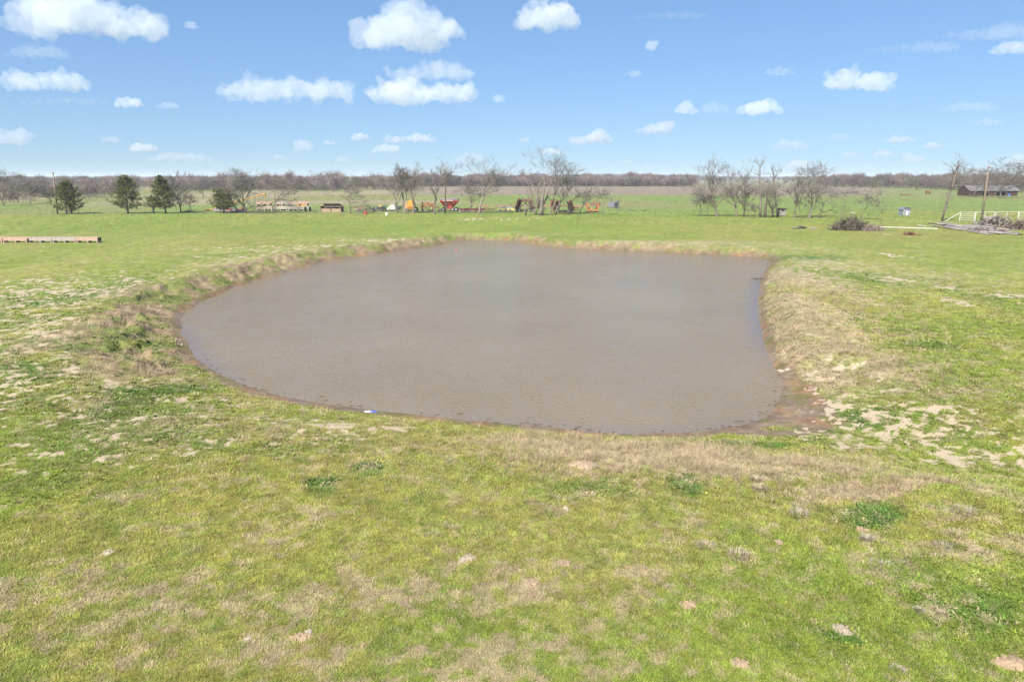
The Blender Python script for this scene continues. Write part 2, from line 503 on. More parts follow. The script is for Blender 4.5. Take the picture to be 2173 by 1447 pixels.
# ------------------------------------------------------------------ ground sheet
# bare mounds pushed up by burrowing animals: x, y in the photograph, half width in pixels, reddish or pale
MOUNDS = [(1460,1283,17,0),(1127,1238,19,1),(1197,1196,15,1),(640,1352,24,0),(230,1172,12,2),(1832,1124,13,1),(991,1185,20,2),(1570,1408,20,1),(2150,1408,34,0),(1652,1150,9,1),(2070,1165,14,1),(1785,1335,22,2),(1240,985,26,1)]
def build_ground():
    rs = [3.0]
    while rs[-1] < 130:
        rs.append(rs[-1] * 1.0068)
    while rs[-1] < 14000:
        rs.append(rs[-1] * 1.03)
    rs = np.array(rs)
    fine = np.arange(-50, 50.01, 0.17)
    coarse = np.arange(54, 307, 4.0)
    ang = np.radians(np.concatenate([fine, coarse]))
    na, nr = len(ang), len(rs)
    A, Rr = np.meshgrid(ang, rs)
    x, y = (Rr * np.sin(A)).ravel(), (Rr * np.cos(A)).ravel()
    D = pond_dist(x, y)
    z = height(x, y, D)
    col, nog, dry, tall, mud, bank, bare_f, lush = land(x, y, D)
    n = na * nr
    co = np.zeros((n + 1, 3))
    co[:n, 0], co[:n, 1], co[:n, 2] = x, y, z
    i = np.arange(nr - 1)[:, None] * na
    j = np.arange(na)[None, :]
    j2 = (j + 1) % na
    quads = np.stack([i + j, i + na + j, i + na + j2, i + j2], -1).reshape(-1, 4)
    tris = np.stack([np.full(na, n), np.arange(na), (np.arange(na) + 1) % na], -1)
    me = bpy.data.meshes.new('ground')
    me.vertices.add(n + 1)
    me.vertices.foreach_set('co', co.ravel())
    nl = quads.size + tris.size
    me.loops.add(nl)
    me.loops.foreach_set('vertex_index', np.concatenate([quads.ravel(), tris.ravel()]).astype(np.int32))
    me.polygons.add(len(quads) + len(tris))
    st = np.concatenate([np.arange(len(quads)) * 4, quads.size + np.arange(len(tris)) * 3]).astype(np.int32)
    me.polygons.foreach_set('loop_start', st)
    me.update(calc_edges=True)
    me.polygons.foreach_set('use_smooth', np.ones(len(me.polygons), bool))
    a = me.attributes.new('sward', 'FLOAT_COLOR', 'POINT')
    rgba = np.ones((n + 1, 4))
    rgba[:n, :3] = col
    rgba[n, :3] = (0.13, 0.14, 0.04)
    a.data.foreach_set('color', rgba.ravel())
    b = me.attributes.new('bare', 'FLOAT', 'POINT')
    b.data.foreach_set('value', np.append(bare_f, -.3))
    b = me.attributes.new('wet', 'FLOAT', 'POINT')
    b.data.foreach_set('value', np.append(mud, 0.0))
    return me
def ground_material():
    m = bpy.data.materials.new('pasture')
    m.use_nodes = True
    n, l = m.node_tree.nodes, m.node_tree.links
    b = n['Principled BSDF']
    at = n.new('ShaderNodeAttribute'); at.attribute_name = 'sward'
    wt = n.new('ShaderNodeAttribute'); wt.attribute_name = 'wet'
    tc = n.new('ShaderNodeTexCoord')
    def noise(scale, detail=4, rough=0.6):
        q = n.new('ShaderNodeTexNoise')
        q.inputs['Scale'].default_value = scale
        q.inputs['Detail'].default_value = detail
        q.inputs['Roughness'].default_value = rough
        l.new(tc.outputs['Object'], q.inputs['Vector'])
        return q
    def mp(src, a, b_, c, d):
        q = n.new('ShaderNodeMapRange')
        q.inputs[1].default_value, q.inputs[2].default_value, q.inputs[3].default_value, q.inputs[4].default_value = a, b_, c, d
        l.new(src, q.inputs[0])
        return q.outputs[0]
    n1, n2, n3 = noise(16, 3), noise(2.2, 4), noise(0.35, 4)
    def mul(a, b_):
        q = n.new('ShaderNodeMath'); q.operation = 'MULTIPLY'
        l.new(a, q.inputs[0]); l.new(b_, q.inputs[1])
        return q.outputs[0]
    k = mul(mul(mp(n1.outputs[0], .3, .7, .72, 1.28), mp(n2.outputs[0], .3, .7, .80, 1.20)), mp(n3.outputs[0], .3, .7, .88, 1.12))
    vm = n.new('ShaderNodeVectorMath'); vm.operation = 'SCALE'
    l.new(at.outputs['Color'], vm.inputs[0]); l.new(k, vm.inputs['Scale'])
    # hue drift between yellower and bluer green at two sizes
    n4 = noise(0.9, 3)
    hs = n.new('ShaderNodeHueSaturation')
    l.new(mp(n4.outputs[0], .3, .7, .478, .522), hs.inputs['Hue'])
    l.new(vm.outputs[0], hs.inputs['Color'])
    # bare soil breaks through the sward in ragged flecks
    ba = n.new('ShaderNodeAttribute'); ba.attribute_name = 'bare'
    n5 = noise(7.0, 4, 0.65)
    ad = n.new('ShaderNodeMath'); ad.operation = 'ADD'
    l.new(ba.outputs['Fac'], ad.inputs[0]); l.new(mp(n5.outputs[0], .3, .7, -.09, .09), ad.inputs[1])
    sm = n.new('ShaderNodeMix'); sm.data_type = 'RGBA'
    l.new(mp(ad.outputs[0], 0.0, .03, 0, .95), sm.inputs[0])
    soil = n.new('ShaderNodeValToRGB')
    soil.color_ramp.elements[0].position, soil.color_ramp.elements[1].position = .3, .7
    soil.color_ramp.elements[0].color, soil.color_ramp.elements[1].color = (.31, .24, .165, 1), (.43, .35, .25, 1)
    l.new(n1.outputs[0], soil.inputs[0])
    l.new(hs.outputs[0], sm.inputs[6]); l.new(soil.outputs[0], sm.inputs[7])
    l.new(sm.outputs[2], b.inputs['Base Color'])
    l.new(mp(wt.outputs['Fac'], .4, 1.0, .95, .62), b.inputs['Roughness'])
    b.inputs['Specular IOR Level'].default_value = 0.15
    bp = n.new('ShaderNodeBump')
    bp.inputs['Strength'].default_value = 0.55
    bp.inputs['Distance'].default_value = 0.06
    hsum = n.new('ShaderNodeMath'); hsum.operation = 'ADD'
    l.new(n1.outputs[0], hsum.inputs[0]); l.new(n2.outputs[0], hsum.inputs[1])
    l.new(hsum.outputs[0], bp.inputs['Height'])
    l.new(bp.outputs[0], b.inputs['Normal'])
    return m
ground = mesh_obj('ground', build_ground(), ground_material())
tag(ground, 'green pasture with dry straw patches round the muddy pond', 'ground', kind='structure')

# ------------------------------------------------------------------ pond water
def water_material():
    m = bpy.data.materials.new('muddy_water')
    m.use_nodes = True
    n, l = m.node_tree.nodes, m.node_tree.links
    b = n['Principled BSDF']
    tc = n.new('ShaderNodeTexCoord')
    def noise(scale, detail, sx=1.0, sy=1.0, rz=0.0):
        mp_ = n.new('ShaderNodeMapping')
        mp_.inputs['Scale'].default_value = (sx, sy, 1)
        mp_.inputs['Rotation'].default_value = (0, 0, rz)
        l.new(tc.outputs['Object'], mp_.inputs['Vector'])
        q = n.new('ShaderNodeTexNoise')
        q.inputs['Scale'].default_value = scale
        q.inputs['Detail'].default_value = detail
        l.new(mp_.outputs[0], q.inputs['Vector'])
        return q.outputs[0]
    silt = noise(0.10, 3)
    cr = n.new('ShaderNodeValToRGB')
    cr.color_ramp.elements[0].position, cr.color_ramp.elements[1].position = .35, .65
    cr.color_ramp.elements[0].color = (0.166, 0.128, 0.083, 1)
    cr.color_ramp.elements[1].color = (0.186, 0.144, 0.094, 1)
    l.new(silt, cr.inputs[0])
    sh = n.new('ShaderNodeAttribute'); sh.attribute_name = 'shore_tint'
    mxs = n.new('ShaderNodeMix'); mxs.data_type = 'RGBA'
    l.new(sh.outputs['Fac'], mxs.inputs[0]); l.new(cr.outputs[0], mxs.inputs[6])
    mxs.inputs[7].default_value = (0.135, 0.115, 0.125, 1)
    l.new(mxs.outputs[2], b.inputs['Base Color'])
    b.inputs['Roughness'].default_value = 0.13
    b.inputs['IOR'].default_value = 1.33
    b.inputs['Specular IOR Level'].default_value = 0.5
    # wind ripples, stronger in gust patches
    rip = noise(6.0, 3, 0.7, 1.0, R(12))
    fine = noise(13.0, 2, 0.7, 1.0, R(-8))
    gust = noise(1.3, 4, 0.9, 0.6)
    g = n.new('ShaderNodeMapRange')
    g.inputs[1].default_value, g.inputs[2].default_value, g.inputs[3].default_value, g.inputs[4].default_value = .40, .60, .32, .58
    l.new(gust, g.inputs[0])
    s = n.new('ShaderNodeMath'); s.operation = 'MULTIPLY_ADD'
    l.new(fine, s.inputs[0]); s.inputs[1].default_value = 0.28; l.new(rip, s.inputs[2])
    bp = n.new('ShaderNodeBump')
    bp.inputs['Distance'].default_value = 0.17
    l.new(g.outputs[0], bp.inputs['Strength'])
    l.new(s.outputs[0], bp.inputs['Height'])
    l.new(bp.outputs[0], b.inputs['Normal'])
    return m
def build_water():
    P = POND[:, :2]
    nx = np.roll(P, -1, 0) - np.roll(P, 1, 0)
    nn = np.stack([nx[:, 1], -nx[:, 0]], -1)
    nn /= np.linalg.norm(nn, axis=1)[:, None] + 1e-9
    c = P.mean(0)
    sgn = np.sign(((P - c) * nn).sum(1).mean())
    n_ = len(P)
    rings = [P + sgn * nn * o_ for o_ in (0.7, 0.0, -0.5, -1.3)]
    vs_ = [(a, b, WATER_Z) for Q in rings for a, b in Q]
    fs_ = [(k * n_ + i, k * n_ + (i + 1) % n_, (k + 1) * n_ + (i + 1) % n_, (k + 1) * n_ + i) for k in range(3) for i in range(n_)]
    fs_.append(tuple(3 * n_ + i for i in range(n_)))
    me = bpy.data.meshes.new('pond_water')
    me.from_pydata(vs_, [], fs_)
    if me.polygons[len(fs_) - 1].normal.z < 0:
        me.flip_normals()
    a = me.attributes.new('shore_tint', 'FLOAT', 'POINT')
    # mauve tint along the right, left and near shores, fading out inward
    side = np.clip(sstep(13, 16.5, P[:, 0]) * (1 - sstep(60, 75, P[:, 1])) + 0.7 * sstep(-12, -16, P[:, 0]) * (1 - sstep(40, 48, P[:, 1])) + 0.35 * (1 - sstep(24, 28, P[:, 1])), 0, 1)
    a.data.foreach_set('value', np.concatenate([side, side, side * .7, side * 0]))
    return me
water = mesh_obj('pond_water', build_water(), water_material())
tag(water, 'wide pond of silty brown water ruffled by wind', 'pond', kind='structure')

# ------------------------------------------------------------------ scattered instances (grass, woods) as stuff
def instancer(name, pts, rot, scl, tint, idx, protos, label, cat):
    pc = bpy.data.collections.new(name + '_kinds')
    for k, (pn, pme) in enumerate(protos):
        o = bpy.data.objects.new('%02d_%s' % (k, pn), pme)
        pc.objects.link(o)
    me = bpy.data.meshes.new(name)
    n = len(pts)
    me.vertices.add(n)
    me.vertices.foreach_set('co', np.asarray(pts, float).ravel())
    for an, ty, dat, key in (('rot', 'FLOAT_VECTOR', rot, 'vector'), ('scl', 'FLOAT_VECTOR', scl, 'vector'), ('idx', 'INT', idx, 'value')):
        a = me.attributes.new(an, ty, 'POINT')
        a.data.foreach_set(key, np.asarray(dat).ravel())
    a = me.attributes.new('tint', 'FLOAT_COLOR', 'POINT')
    a.data.foreach_set('color', np.concatenate([tint, np.ones((n, 1))], 1).ravel())
    o = mesh_obj(name, me, None)
    ng = bpy.data.node_groups.new(name + '_scatter', 'GeometryNodeTree')
    ng.interface.new_socket('Geometry', in_out='INPUT', socket_type='NodeSocketGeometry')
    ng.interface.new_socket('Geometry', in_out='OUTPUT', socket_type='NodeSocketGeometry')
    N, L = ng.nodes, ng.links
    gi, go = N.new('NodeGroupInput'), N.new('NodeGroupOutput')
    iop = N.new('GeometryNodeInstanceOnPoints')
    ci = N.new('GeometryNodeCollectionInfo')
    ci.inputs['Collection'].default_value = pc
    ci.inputs['Separate Children'].default_value = True
    ci.inputs['Reset Children'].default_value = True
    def named(nm, ty):
        q = N.new('GeometryNodeInputNamedAttribute')
        q.data_type = ty
        q.inputs['Name'].default_value = nm
        return q.outputs[0]
    e2r = N.new('FunctionNodeEulerToRotation')
    L.new(named('rot', 'FLOAT_VECTOR'), e2r.inputs[0])
    mtp = N.new('GeometryNodeMeshToPoints')
    L.new(gi.outputs[0], mtp.inputs[0])
    L.new(mtp.outputs[0], iop.inputs['Points'])
    L.new(ci.outputs[0], iop.inputs['Instance'])
    iop.inputs['Pick Instance'].default_value = True
    L.new(named('idx', 'INT'), iop.inputs['Instance Index'])
    L.new(e2r.outputs[0], iop.inputs['Rotation'])
    L.new(named('scl', 'FLOAT_VECTOR'), iop.inputs['Scale'])
    L.new(iop.outputs[0], go.inputs[0])
    md = o.modifiers.new('scatter', 'NODES')
    md.node_group = ng
    tag(o, label, cat, kind='stuff')
    return o
def tint_material(name, trans=0.25, rough=0.7, var=0.25):
    m = bpy.data.materials.new(name)
    m.use_nodes = True
    n, l = m.node_tree.nodes, m.node_tree.links
    n.remove(n['Principled BSDF'])
    out = n['Material Output']
    at = n.new('ShaderNodeAttribute')
    at.attribute_type = 'INSTANCER'
    at.attribute_name = 'tint'
    oi = n.new('ShaderNodeObjectInfo')
    mr = n.new('ShaderNodeMapRange')
    mr.inputs[3].default_value, mr.inputs[4].default_value = 1 - var, 1 + var
    l.new(oi.outputs['Random'], mr.inputs[0])
    vm = n.new('ShaderNodeVectorMath'); vm.operation = 'SCALE'
    l.new(at.outputs['Color'], vm.inputs[0]); l.new(mr.outputs[0], vm.inputs['Scale'])
    d = n.new('ShaderNodeBsdfDiffuse')
    t = n.new('ShaderNodeBsdfTranslucent')
    mx = n.new('ShaderNodeMixShader')
    mx.inputs[0].default_value = trans
    l.new(vm.outputs[0], d.inputs[0]); l.new(vm.outputs[0], t.inputs[0])
    l.new(d.outputs[0], mx.inputs[1]); l.new(t.outputs[0], mx.inputs[2])
    l.new(mx.outputs[0], out.inputs[0])
    return m
def tuft(seed, n, h0, h1, spread, width, lean):
    rnd = random.Random(seed)
    mb = MB()
    for _ in range(n):
        a = rnd.uniform(0, 2 * math.pi)
        q = spread * math.sqrt(rnd.random())
        bx, by = q * math.cos(a), q * math.sin(a)
        h = rnd.uniform(h0, h1)
        az = rnd.uniform(0, 2 * math.pi)
        ln = h * rnd.uniform(0.2, 1.0) * lean
        wx, wy = -math.sin(az) * width, math.cos(az) * width
        dx, dy = math.cos(az) * ln, math.sin(az) * ln
        mx_, my_ = bx + dx * .35, by + dy * .35
        mb.add([(bx - wx, by - wy, -.01), (bx + wx, by + wy, -.01), (mx_ + wx * .8, my_ + wy * .8, h * .6), (mx_ - wx * .8, my_ - wy * .8, h * .6), (bx + dx, by + dy, h)],
               [(0, 1, 2, 3), (3, 2, 4)])
    return mb
GRASS_M = tint_material('grass_blades', 0.35, var=0.22)
def build_grass():
    rng = np.random.default_rng(5)
    N = 330000
    r = np.exp(rng.uniform(math.log(7.2), math.log(78), N))
    a = np.radians(rng.uniform(-43, 43, N))
    x, y = r * np.sin(a), r * np.cos(a)
    D = pond_dist(x, y)
    c, nog, dry, tall, mud, bank, bare_f, lush = land(x, y, D)
    z = height(x, y, D)
    keep = (D[0] > 0.3 + 0.5 * fbm(x, y, 0.7, 2, 62) * (D[2] < .3)) & (rng.random(N) > nog * 1.02) & (rng.random(N) > sstep(32, 78, r))
    for px, py, hw, _ in MOUNDS:
        q = at_z(px, py)
        keep &= np.hypot(x - q.x, (y - q.y)) > hw * mpp(px, py) * 0.85
    is_tall = (rng.random(N) < np.clip(tall * 0.6 + 0.10 * np.clip(bank, 0, 1), 0, .8) * (0.4 + 0.6 * (fbm(x, y, 1.2, 3, 61) > .47)))
    idx = np.where(is_tall, rng.integers(3, 5, N), rng.integers(0, 3, N))
    leafy = (~is_tall) & (rng.random(N) < 0.28 * np.clip(lush, 0, 1))
    idx = np.where(leafy, 5, idx)
    lod = np.clip((r / 13.0) ** 0.62, 0.8, 3.2)
    s = lod * rng.uniform(0.65, 1.3, N)
    s = np.where(is_tall, np.clip(s * 0.62, 0.4, 1.6), s)
    # stems of last year's growth are paler than the new blades between them
    straw = np.array([0.46, 0.36, 0.24]) * rng.uniform(0.75, 1.2, (N, 1))
    fresh = rng.random(N)
    c = c * rng.uniform(0.7, 1.4, (N, 1)) * rng.uniform(.9, 1.12, (N, 3)) * 1.62
    c = np.where(is_tall[:, None], straw * 0.8 + c * 0.2, c)
    pick = (~is_tall) & (fresh < 0.10 + 0.5 * dry)
    c = np.where(pick[:, None], straw * 0.75 + c * 0.25, c)
    hs = np.where(is_tall, rng.uniform(0.7, 1.25, N), rng.uniform(0.6, 1.15, N) / np.sqrt(lod))
    scl = np.stack([s, s, s * hs], -1)
    rot = np.stack([rng.uniform(-.12, .12, N), rng.uniform(-.12, .12, N), rng.uniform(0, 6.283, N)], -1)
    pts = np.stack([x, y, z], -1)
    k = keep
    protos = []
    for i, arg in enumerate(((1, 15, .015, .036, .085, .0050, 2.8), (2, 13, .015, .032, .10, .0055, 3.2), (3, 16, .018, .050, .075, .0048, 2.2), (4, 22, .12, .26, .11, .0035, 1.1), (5, 18, .10, .24, .15, .004, 1.5), (6, 9, .03, .06, .07, .016, 2.0))):
        me = tuft(*arg).mesh('tuft')
        me.materials.append(GRASS_M)
        protos.append(('tuft', me))
    return instancer('grass', pts[k], rot[k], scl[k], c[k], idx[k].astype(np.int32), protos, 'short green and straw coloured grass blades covering the near bank', 'grass')
grass = build_grass()

# ------------------------------------------------------------------ bare trees
BARK = mat('grey_bark', (0.165, 0.135, 0.110), .9, var=.35, scale=6, bump=.4)
BARK_PALE = mat('pale_bark', (0.215, 0.182, 0.152), .9, var=.3, scale=5, spots=(0.12, 0.095, 0.08), spot_amt=.3, bump=.4)
BARK_DARK = mat('dark_bark', (0.105, 0.085, 0.070), .95, var=.35, scale=6, bump=.4)
TWIG = mat('twigs', (0.140, 0.119, 0.105), .9, var=.3, scale=2)
TWIG_PALE = mat('pale_twigs', (0.175, 0.145, 0.125), .9, var=.3, scale=2)
def grow(rnd, H, W, r0, fork=0.25, limbs=6, lv=4, kids=(5, 5, 4), spread=45, wig=0.18, up=0.12, lean=0.0, top=0.70):
    """branches as lists of (points, radii, level), fitted into height H and width W"""
    B = []
    def branch(p, d, L, r, lev, rend):
        n = max(2, 5 - lev)
        if lev == 0:
            n = 7
        pts, rad = [p.copy()], [r]
        for i in range(n):
            w_ = wig * (1.0 if lev else 0.45)
            d = (d + Vector((rnd.gauss(0, w_), rnd.gauss(0, w_), rnd.gauss(0, w_) + up * (lev > 0)))).normalized()
            p = p + d * (L / n)
            pts.append(p.copy())
            rad.append(r + (rend - r) * (i + 1) / n)
        B.append((pts, rad, lev))
        if lev >= lv:
            return
        k = limbs if lev == 0 else kids[min(lev - 1, len(kids) - 1)]
        for j in range(k):
            f = (fork + (1 - fork) * (j + rnd.uniform(.1, .9)) / k) if lev == 0 else rnd.uniform(.25, 1.0)
            t = f * n
            i0 = min(int(t), n - 1)
            q = pts[i0].lerp(pts[i0 + 1], t - i0)
            rq = rad[i0] + (rad[i0 + 1] - rad[i0]) * (t - i0)
            dd = (pts[i0 + 1] - pts[i0]).normalized()
            ang = R(rnd.uniform(.55, 1.25) * spread * (1.15 - .35 * f if lev == 0 else 1))
            ax = dd.orthogonal().normalized()
            ax = Matrix.Rotation(rnd.uniform(0, 2 * math.pi) if lev else (2.4 * j + rnd.uniform(-.5, .5)), 3, dd) @ ax
            nd = Matrix.Rotation(ang, 3, ax) @ dd
            nl = L * (rnd.uniform(.6, .95) if lev == 0 else rnd.uniform(.40, .72)) * (1.15 - .4 * f if lev == 0 else 1)
            nr = max(rq * rnd.uniform(.5, .72), .012)
            branch(q, nd, nl, nr, lev + 1, max(nr * .32, .008))
    branch(Vector((0, 0, 0)), Vector((lean, rnd.uniform(-.05, .05), 1)).normalized(), 1.0 * H * .8 * top, r0, 0, r0 * .3)
    xs = sorted(b[0][-1].x for b in B)
    zs = sorted(b[0][-1].z for b in B)
    kz = H / zs[int(len(zs) * .985)]
    kx = W / max(xs[int(len(xs) * .96)] - xs[int(len(xs) * .04)], .01)
    for b in B:
        for q in b[0]:
            # widths fitted fully only above the trunk's foot
            q.z *= kz
            q.x *= kx if b[2] else (1 + (kx - 1) * min(1, q.z / H * 2))
            q.y *= kx
    return B
def branches_mesh(B, lo, hi, thick=1.0, flare=True, rmin=0.0, zmin=None):
    mb = MB()
    for pts, rad, lev in B:
        if lo <= lev <= hi:
            rr = [max(q * thick, rmin) for q in rad]
            if lev == 0 and flare:
                rr[0] *= 1.45
                pts = [pts[0] - Vector((0, 0, .15))] + [pts[0].lerp(pts[1], .25)] + pts[1:]
                rr = [rr[0], rr[0] / 1.3] + rr[1:]
            mb.tube(pts, rr, 7 if lev == 0 else (5 if lev == 1 else 3), cap=lev < 2)
    return mb
def bare_tree(px, py, top, half, label, seed, group=None, name='bare_tree', bark=BARK, twig=TWIG, r0=None, rmin=.016, **kw):
    p = gp(px, py)
    s = mpp(px, py)
    H, W = (py - top) * s, 2 * half * s
    rnd = random.Random(seed)
    root = empty(name, p, rnd.uniform(-.15, .15))
    B = grow(rnd, H, W, r0 or max(.07, H * .021), **kw)
    branches_mesh(B, 0, 1).build('trunk', bark, root, smooth=True)
    branches_mesh(B, 2, 9, rmin=rmin, flare=False).build('crown', twig, root)
    tag(root, label, 'tree', group)
    return root

FENCE_TREES = 'bare trees along the wire fence'
T = [
 # x, base y, top y, half width, label, options
 (744,453,380,42,'low spreading bare tree beside the small open shed',dict(fork=.22,limbs=7,spread=62,lean=.03,up=.05)),
 (843,453,362,34,'bare tree leaning left beside the white machine',dict(fork=.3,limbs=7,spread=40,lean=-.28)),
 (859,453,352,28,'slim pale tree just right of the white machine',dict(fork=.28,limbs=7,spread=38,lean=-.2,bark=BARK_PALE,twig=TWIG_PALE)),
 (878,453,350,24,'pale tree standing in front of the yellow baler',dict(fork=.35,limbs=7,spread=35,lean=.02,bark=BARK_PALE,twig=TWIG_PALE)),
 (922,454,348,30,'bare tree in front of the orange hay rake',dict(fork=.3,limbs=7,spread=40,lean=-.05)),
 (998,452,388,24,'small bare tree in front of the long red cutter',dict(fork=.25,limbs=6,spread=48,lean=-.05)),
 (1016,454,338,44,'tall rounded bare tree right of the grain cart',dict(fork=.34,limbs=9,spread=44,lean=0,bark=BARK_PALE)),
 (1168,456,318,46,'tallest bare tree with a high forked crown',dict(fork=.5,limbs=8,spread=50,lean=.05,r0=.24,bark=BARK_PALE)),
 (1230,453,398,22,'small bare tree left of the orange folded implement',dict(fork=.3,limbs=6,spread=50,lean=.18)),
 (1279,456,402,30,'small forked tree in front of the tarped box',dict(fork=.25,limbs=5,spread=60,lean=.02,bark=BARK_PALE)),
 (1487,459,405,24,'small bushy tree at the left end of the right-hand tree row',dict(fork=.25,limbs=7,spread=50,lean=-.1)),
 (1500,459,412,12,'thin sapling between the bushy tree and the tall forked one',dict(fork=.3,limbs=5,spread=40,lean=-.05)),
 (1521,460,343,42,'tall forked tree with fine twigs in the right-hand row',dict(fork=.3,limbs=9,spread=42,lean=-.1,r0=.25)),
 (1563,460,355,34,'bare tree with crooked low limbs reaching left',dict(fork=.25,limbs=8,spread=55,lean=-.12,r0=.22,wig=.26)),
 (1578,460,390,26,'dark tangled tree right beside the crooked one',dict(fork=.2,limbs=9,spread=40,lean=.08,bark=BARK_DARK)),
 (1592,462,430,12,'short broken tree with a pale split stem',dict(fork=.4,limbs=5,spread=70,bark=BARK_PALE)),
 (1640,461,385,30,'slanting bare tree just left of the small grey hut',dict(fork=.3,limbs=8,spread=45,lean=-.1)),
 (1686,462,378,22,'slim bare tree right of the small grey hut',dict(fork=.35,limbs=7,spread=38,lean=.03)),
 (1697,462,415,16,'low sapling beside the slim tree by the hut',dict(fork=.4,limbs=5,spread=50)),
 (1717,463,347,44,'broad bare tree leaning right in the right-hand row',dict(fork=.3,limbs=9,spread=45,lean=.1,bark=BARK_PALE,r0=.24)),
 (1738,462,392,38,'wide bare tree at the right end of the row',dict(fork=.25,limbs=8,spread=55,lean=.12)),
 (384,452,378,30,'bare grey tree right beside the tall cedar',dict(fork=.1,limbs=11,spread=38,lean=.02,up=.2)),
 (409,452,410,18,'small bare tree with a dark trunk over the brush heap',dict(fork=.4,limbs=6,spread=60,bark=BARK_DARK,lean=-.1)),
 (521,452,362,46,'dense bare thicket tree between the round cedar and the bunks',dict(fork=.1,limbs=13,spread=42,up=.12,bark=BARK_DARK,kids=(6,5,4))),
 (580,452,376,46,'bare tree in front of the stacked concrete bunks',dict(fork=.2,limbs=9,spread=55,up=.05,lean=-.02)),
 (1825,466,402,22,'small bare tree growing out of the brush heap',dict(fork=.45,limbs=6,spread=50,lean=.15)),
]
for i, (px, py, top, half, label, kw) in enumerate(T):
    bare_tree(px, py, top, half, label, 100 + i, FENCE_TREES, **kw)

def limb_tree(px, py, label, limbs, seed, bark, twig=TWIG, name='bare_tree', twigs=4, r_twig=.4, cat='tree', group=None, tl=1.6):
    """a tree whose main limbs follow given outlines (in photograph pixels) with small branches off them"""
    p = gp(px, py)
    s = mpp(px, py)
    rnd = random.Random(seed)
    root = empty(name, p)
    mb, cr = MB(), MB()
    for L in limbs:
        pts, rad, yy = [], [], rnd.uniform(-.6, .6)
        n = len(L)
        for k, (x, y, r) in enumerate(L):
            pts.append(Vector(((x - px) * s, yy * k / n * 1.5 + rnd.uniform(-.1, .1), (py - y) * s - (.15 if k == 0 else 0))))
            rad.append(r * .72)
        mb.tube(pts, rad, 7)
        for k in range(1, n):
            for _ in range(twigs):
                q = pts[k - 1].lerp(pts[k], rnd.random())
                d = Vector((rnd.gauss(0, 1), rnd.gauss(0, 1), rnd.gauss(.5, .8))).normalized()
                if rad[k] > .2 and k < 2:
                    continue
                a = [q]
                for g in range(3):
                    d = (d + Vector((rnd.gauss(0, .3), rnd.gauss(0, .3), rnd.gauss(.1, .3)))).normalized()
                    a.append(a[-1] + d * tl * rnd.uniform(.2, .5))
                cr.tube(a, [rad[k] * r_twig, rad[k] * r_twig * .7, .018, .010], 3, cap=False)
                for g in range(4):
                    e = a[rnd.randrange(1, 4)]
                    d2 = (d + Vector((rnd.gauss(0, .7), rnd.gauss(0, .7), rnd.gauss(0, .6)))).normalized()
                    cr.tube([e, e + d2 * tl * .3, e + d2 * tl * .55 + Vector((0, 0, .1))], [.02, .014, .009], 3, cap=False)
    mb.build('trunk', bark, root, smooth=True)
    if cr.v:
        cr.build('crown', twig, root)
    tag(root, label, cat, group)
    return root
limb_tree(1148,457,'thick pale old tree with many dead limbs amid the folded discs',
 [[(1148,457,.95),(1148,445,.72),(1149,432,.6),(1152,415,.35),(1155,395,.18),(1153,378,.07)],
  [(1144,440,.5),(1138,418,.3),(1132,398,.2),(1124,386,.13),(1113,380,.06)],
  [(1150,435,.45),(1160,420,.28),(1168,412,.2),(1176,410,.16),(1186,416,.1),(1190,424,.05)],
  [(1146,435,.4),(1142,415,.22),(1143,395,.14),(1150,375,.06)],
  [(1154,432,.3),(1163,405,.16),(1170,380,.08)]], 301, BARK_PALE, TWIG_PALE, group=FENCE_TREES)
limb_tree(1136,456,'slender pale tree bending left beside the thick old tree',
 [[(1137,456,.5),(1135,443,.3),(1130,428,.24),(1128,410,.18),(1122,395,.12),(1115,384,.09),(1108,376,.04)],[(1134,440,.2),(1124,430,.12),(1115,420,.05)]], 302, BARK_PALE, TWIG_PALE, group=FENCE_TREES)
limb_tree(1177,456,'smooth pale tree leaning far right over the folded discs',
 [[(1177,457,.45),(1181,444,.28),(1188,430,.24),(1200,417,.22),(1208,402,.18),(1215,387,.14),(1219,375,.1),(1225,362,.05)],
  [(1205,408,.18),(1203,392,.14),(1198,380,.08),(1190,368,.04)],[(1196,422,.2),(1192,400,.2),(1188,385,.12),(1180,376,.05)]], 303, BARK_PALE, TWIG, group=FENCE_TREES, tl=2.2, twigs=7)
limb_tree(1116,457,'white dead stump with a broken top left of the old tree',
 [[(1116,457,.28),(1115,445,.24),(1116,435,.22)],[(1117,436,.2),(1114,424,.2),(1109,414,.18)]], 304, BARK_PALE, name='dead_stump', twigs=0, cat='stump')
limb_tree(1207,455,'white slanting dead tree in front of the discs',
 [[(1205,456,.26),(1208,443,.22),(1212,428,.16)],[(1212,428,.14),(1222,418,.1),(1232,408,.06)]], 305, BARK_PALE, TWIG, name='dead_tree', twigs=3, cat='tree')
limb_tree(1613,461,'dead snag with a bare crooked top in the right-hand row',
 [[(1613,461,.42),(1612,440,.34),(1611,420,.34),(1610,400,.28),(1606,385,.2),(1605,372,.16),(1604,358,.13),(1598,349,.1),(1594,340,.06)],
  [(1605,356,.1),(1611,346,.07),(1614,338,.04)],[(1597,348,.08),(1588,346,.05),(1580,348,.03)],[(1605,374,.09),(1595,371,.06),(1586,369,.03)],[(1612,442,.3),(1598,438,.1),(1585,440,.05)]], 306, BARK_PALE, TWIG, name='dead_snag', twigs=2, tl=1.0)
limb_tree(1623,461,'broken hollow trunk stub right beside the dead snag',
 [[(1623,461,.5),(1623,445,.42),(1624,428,.34),(1625,424,.15)]], 307, BARK, name='trunk_stub', twigs=0, cat='stump')
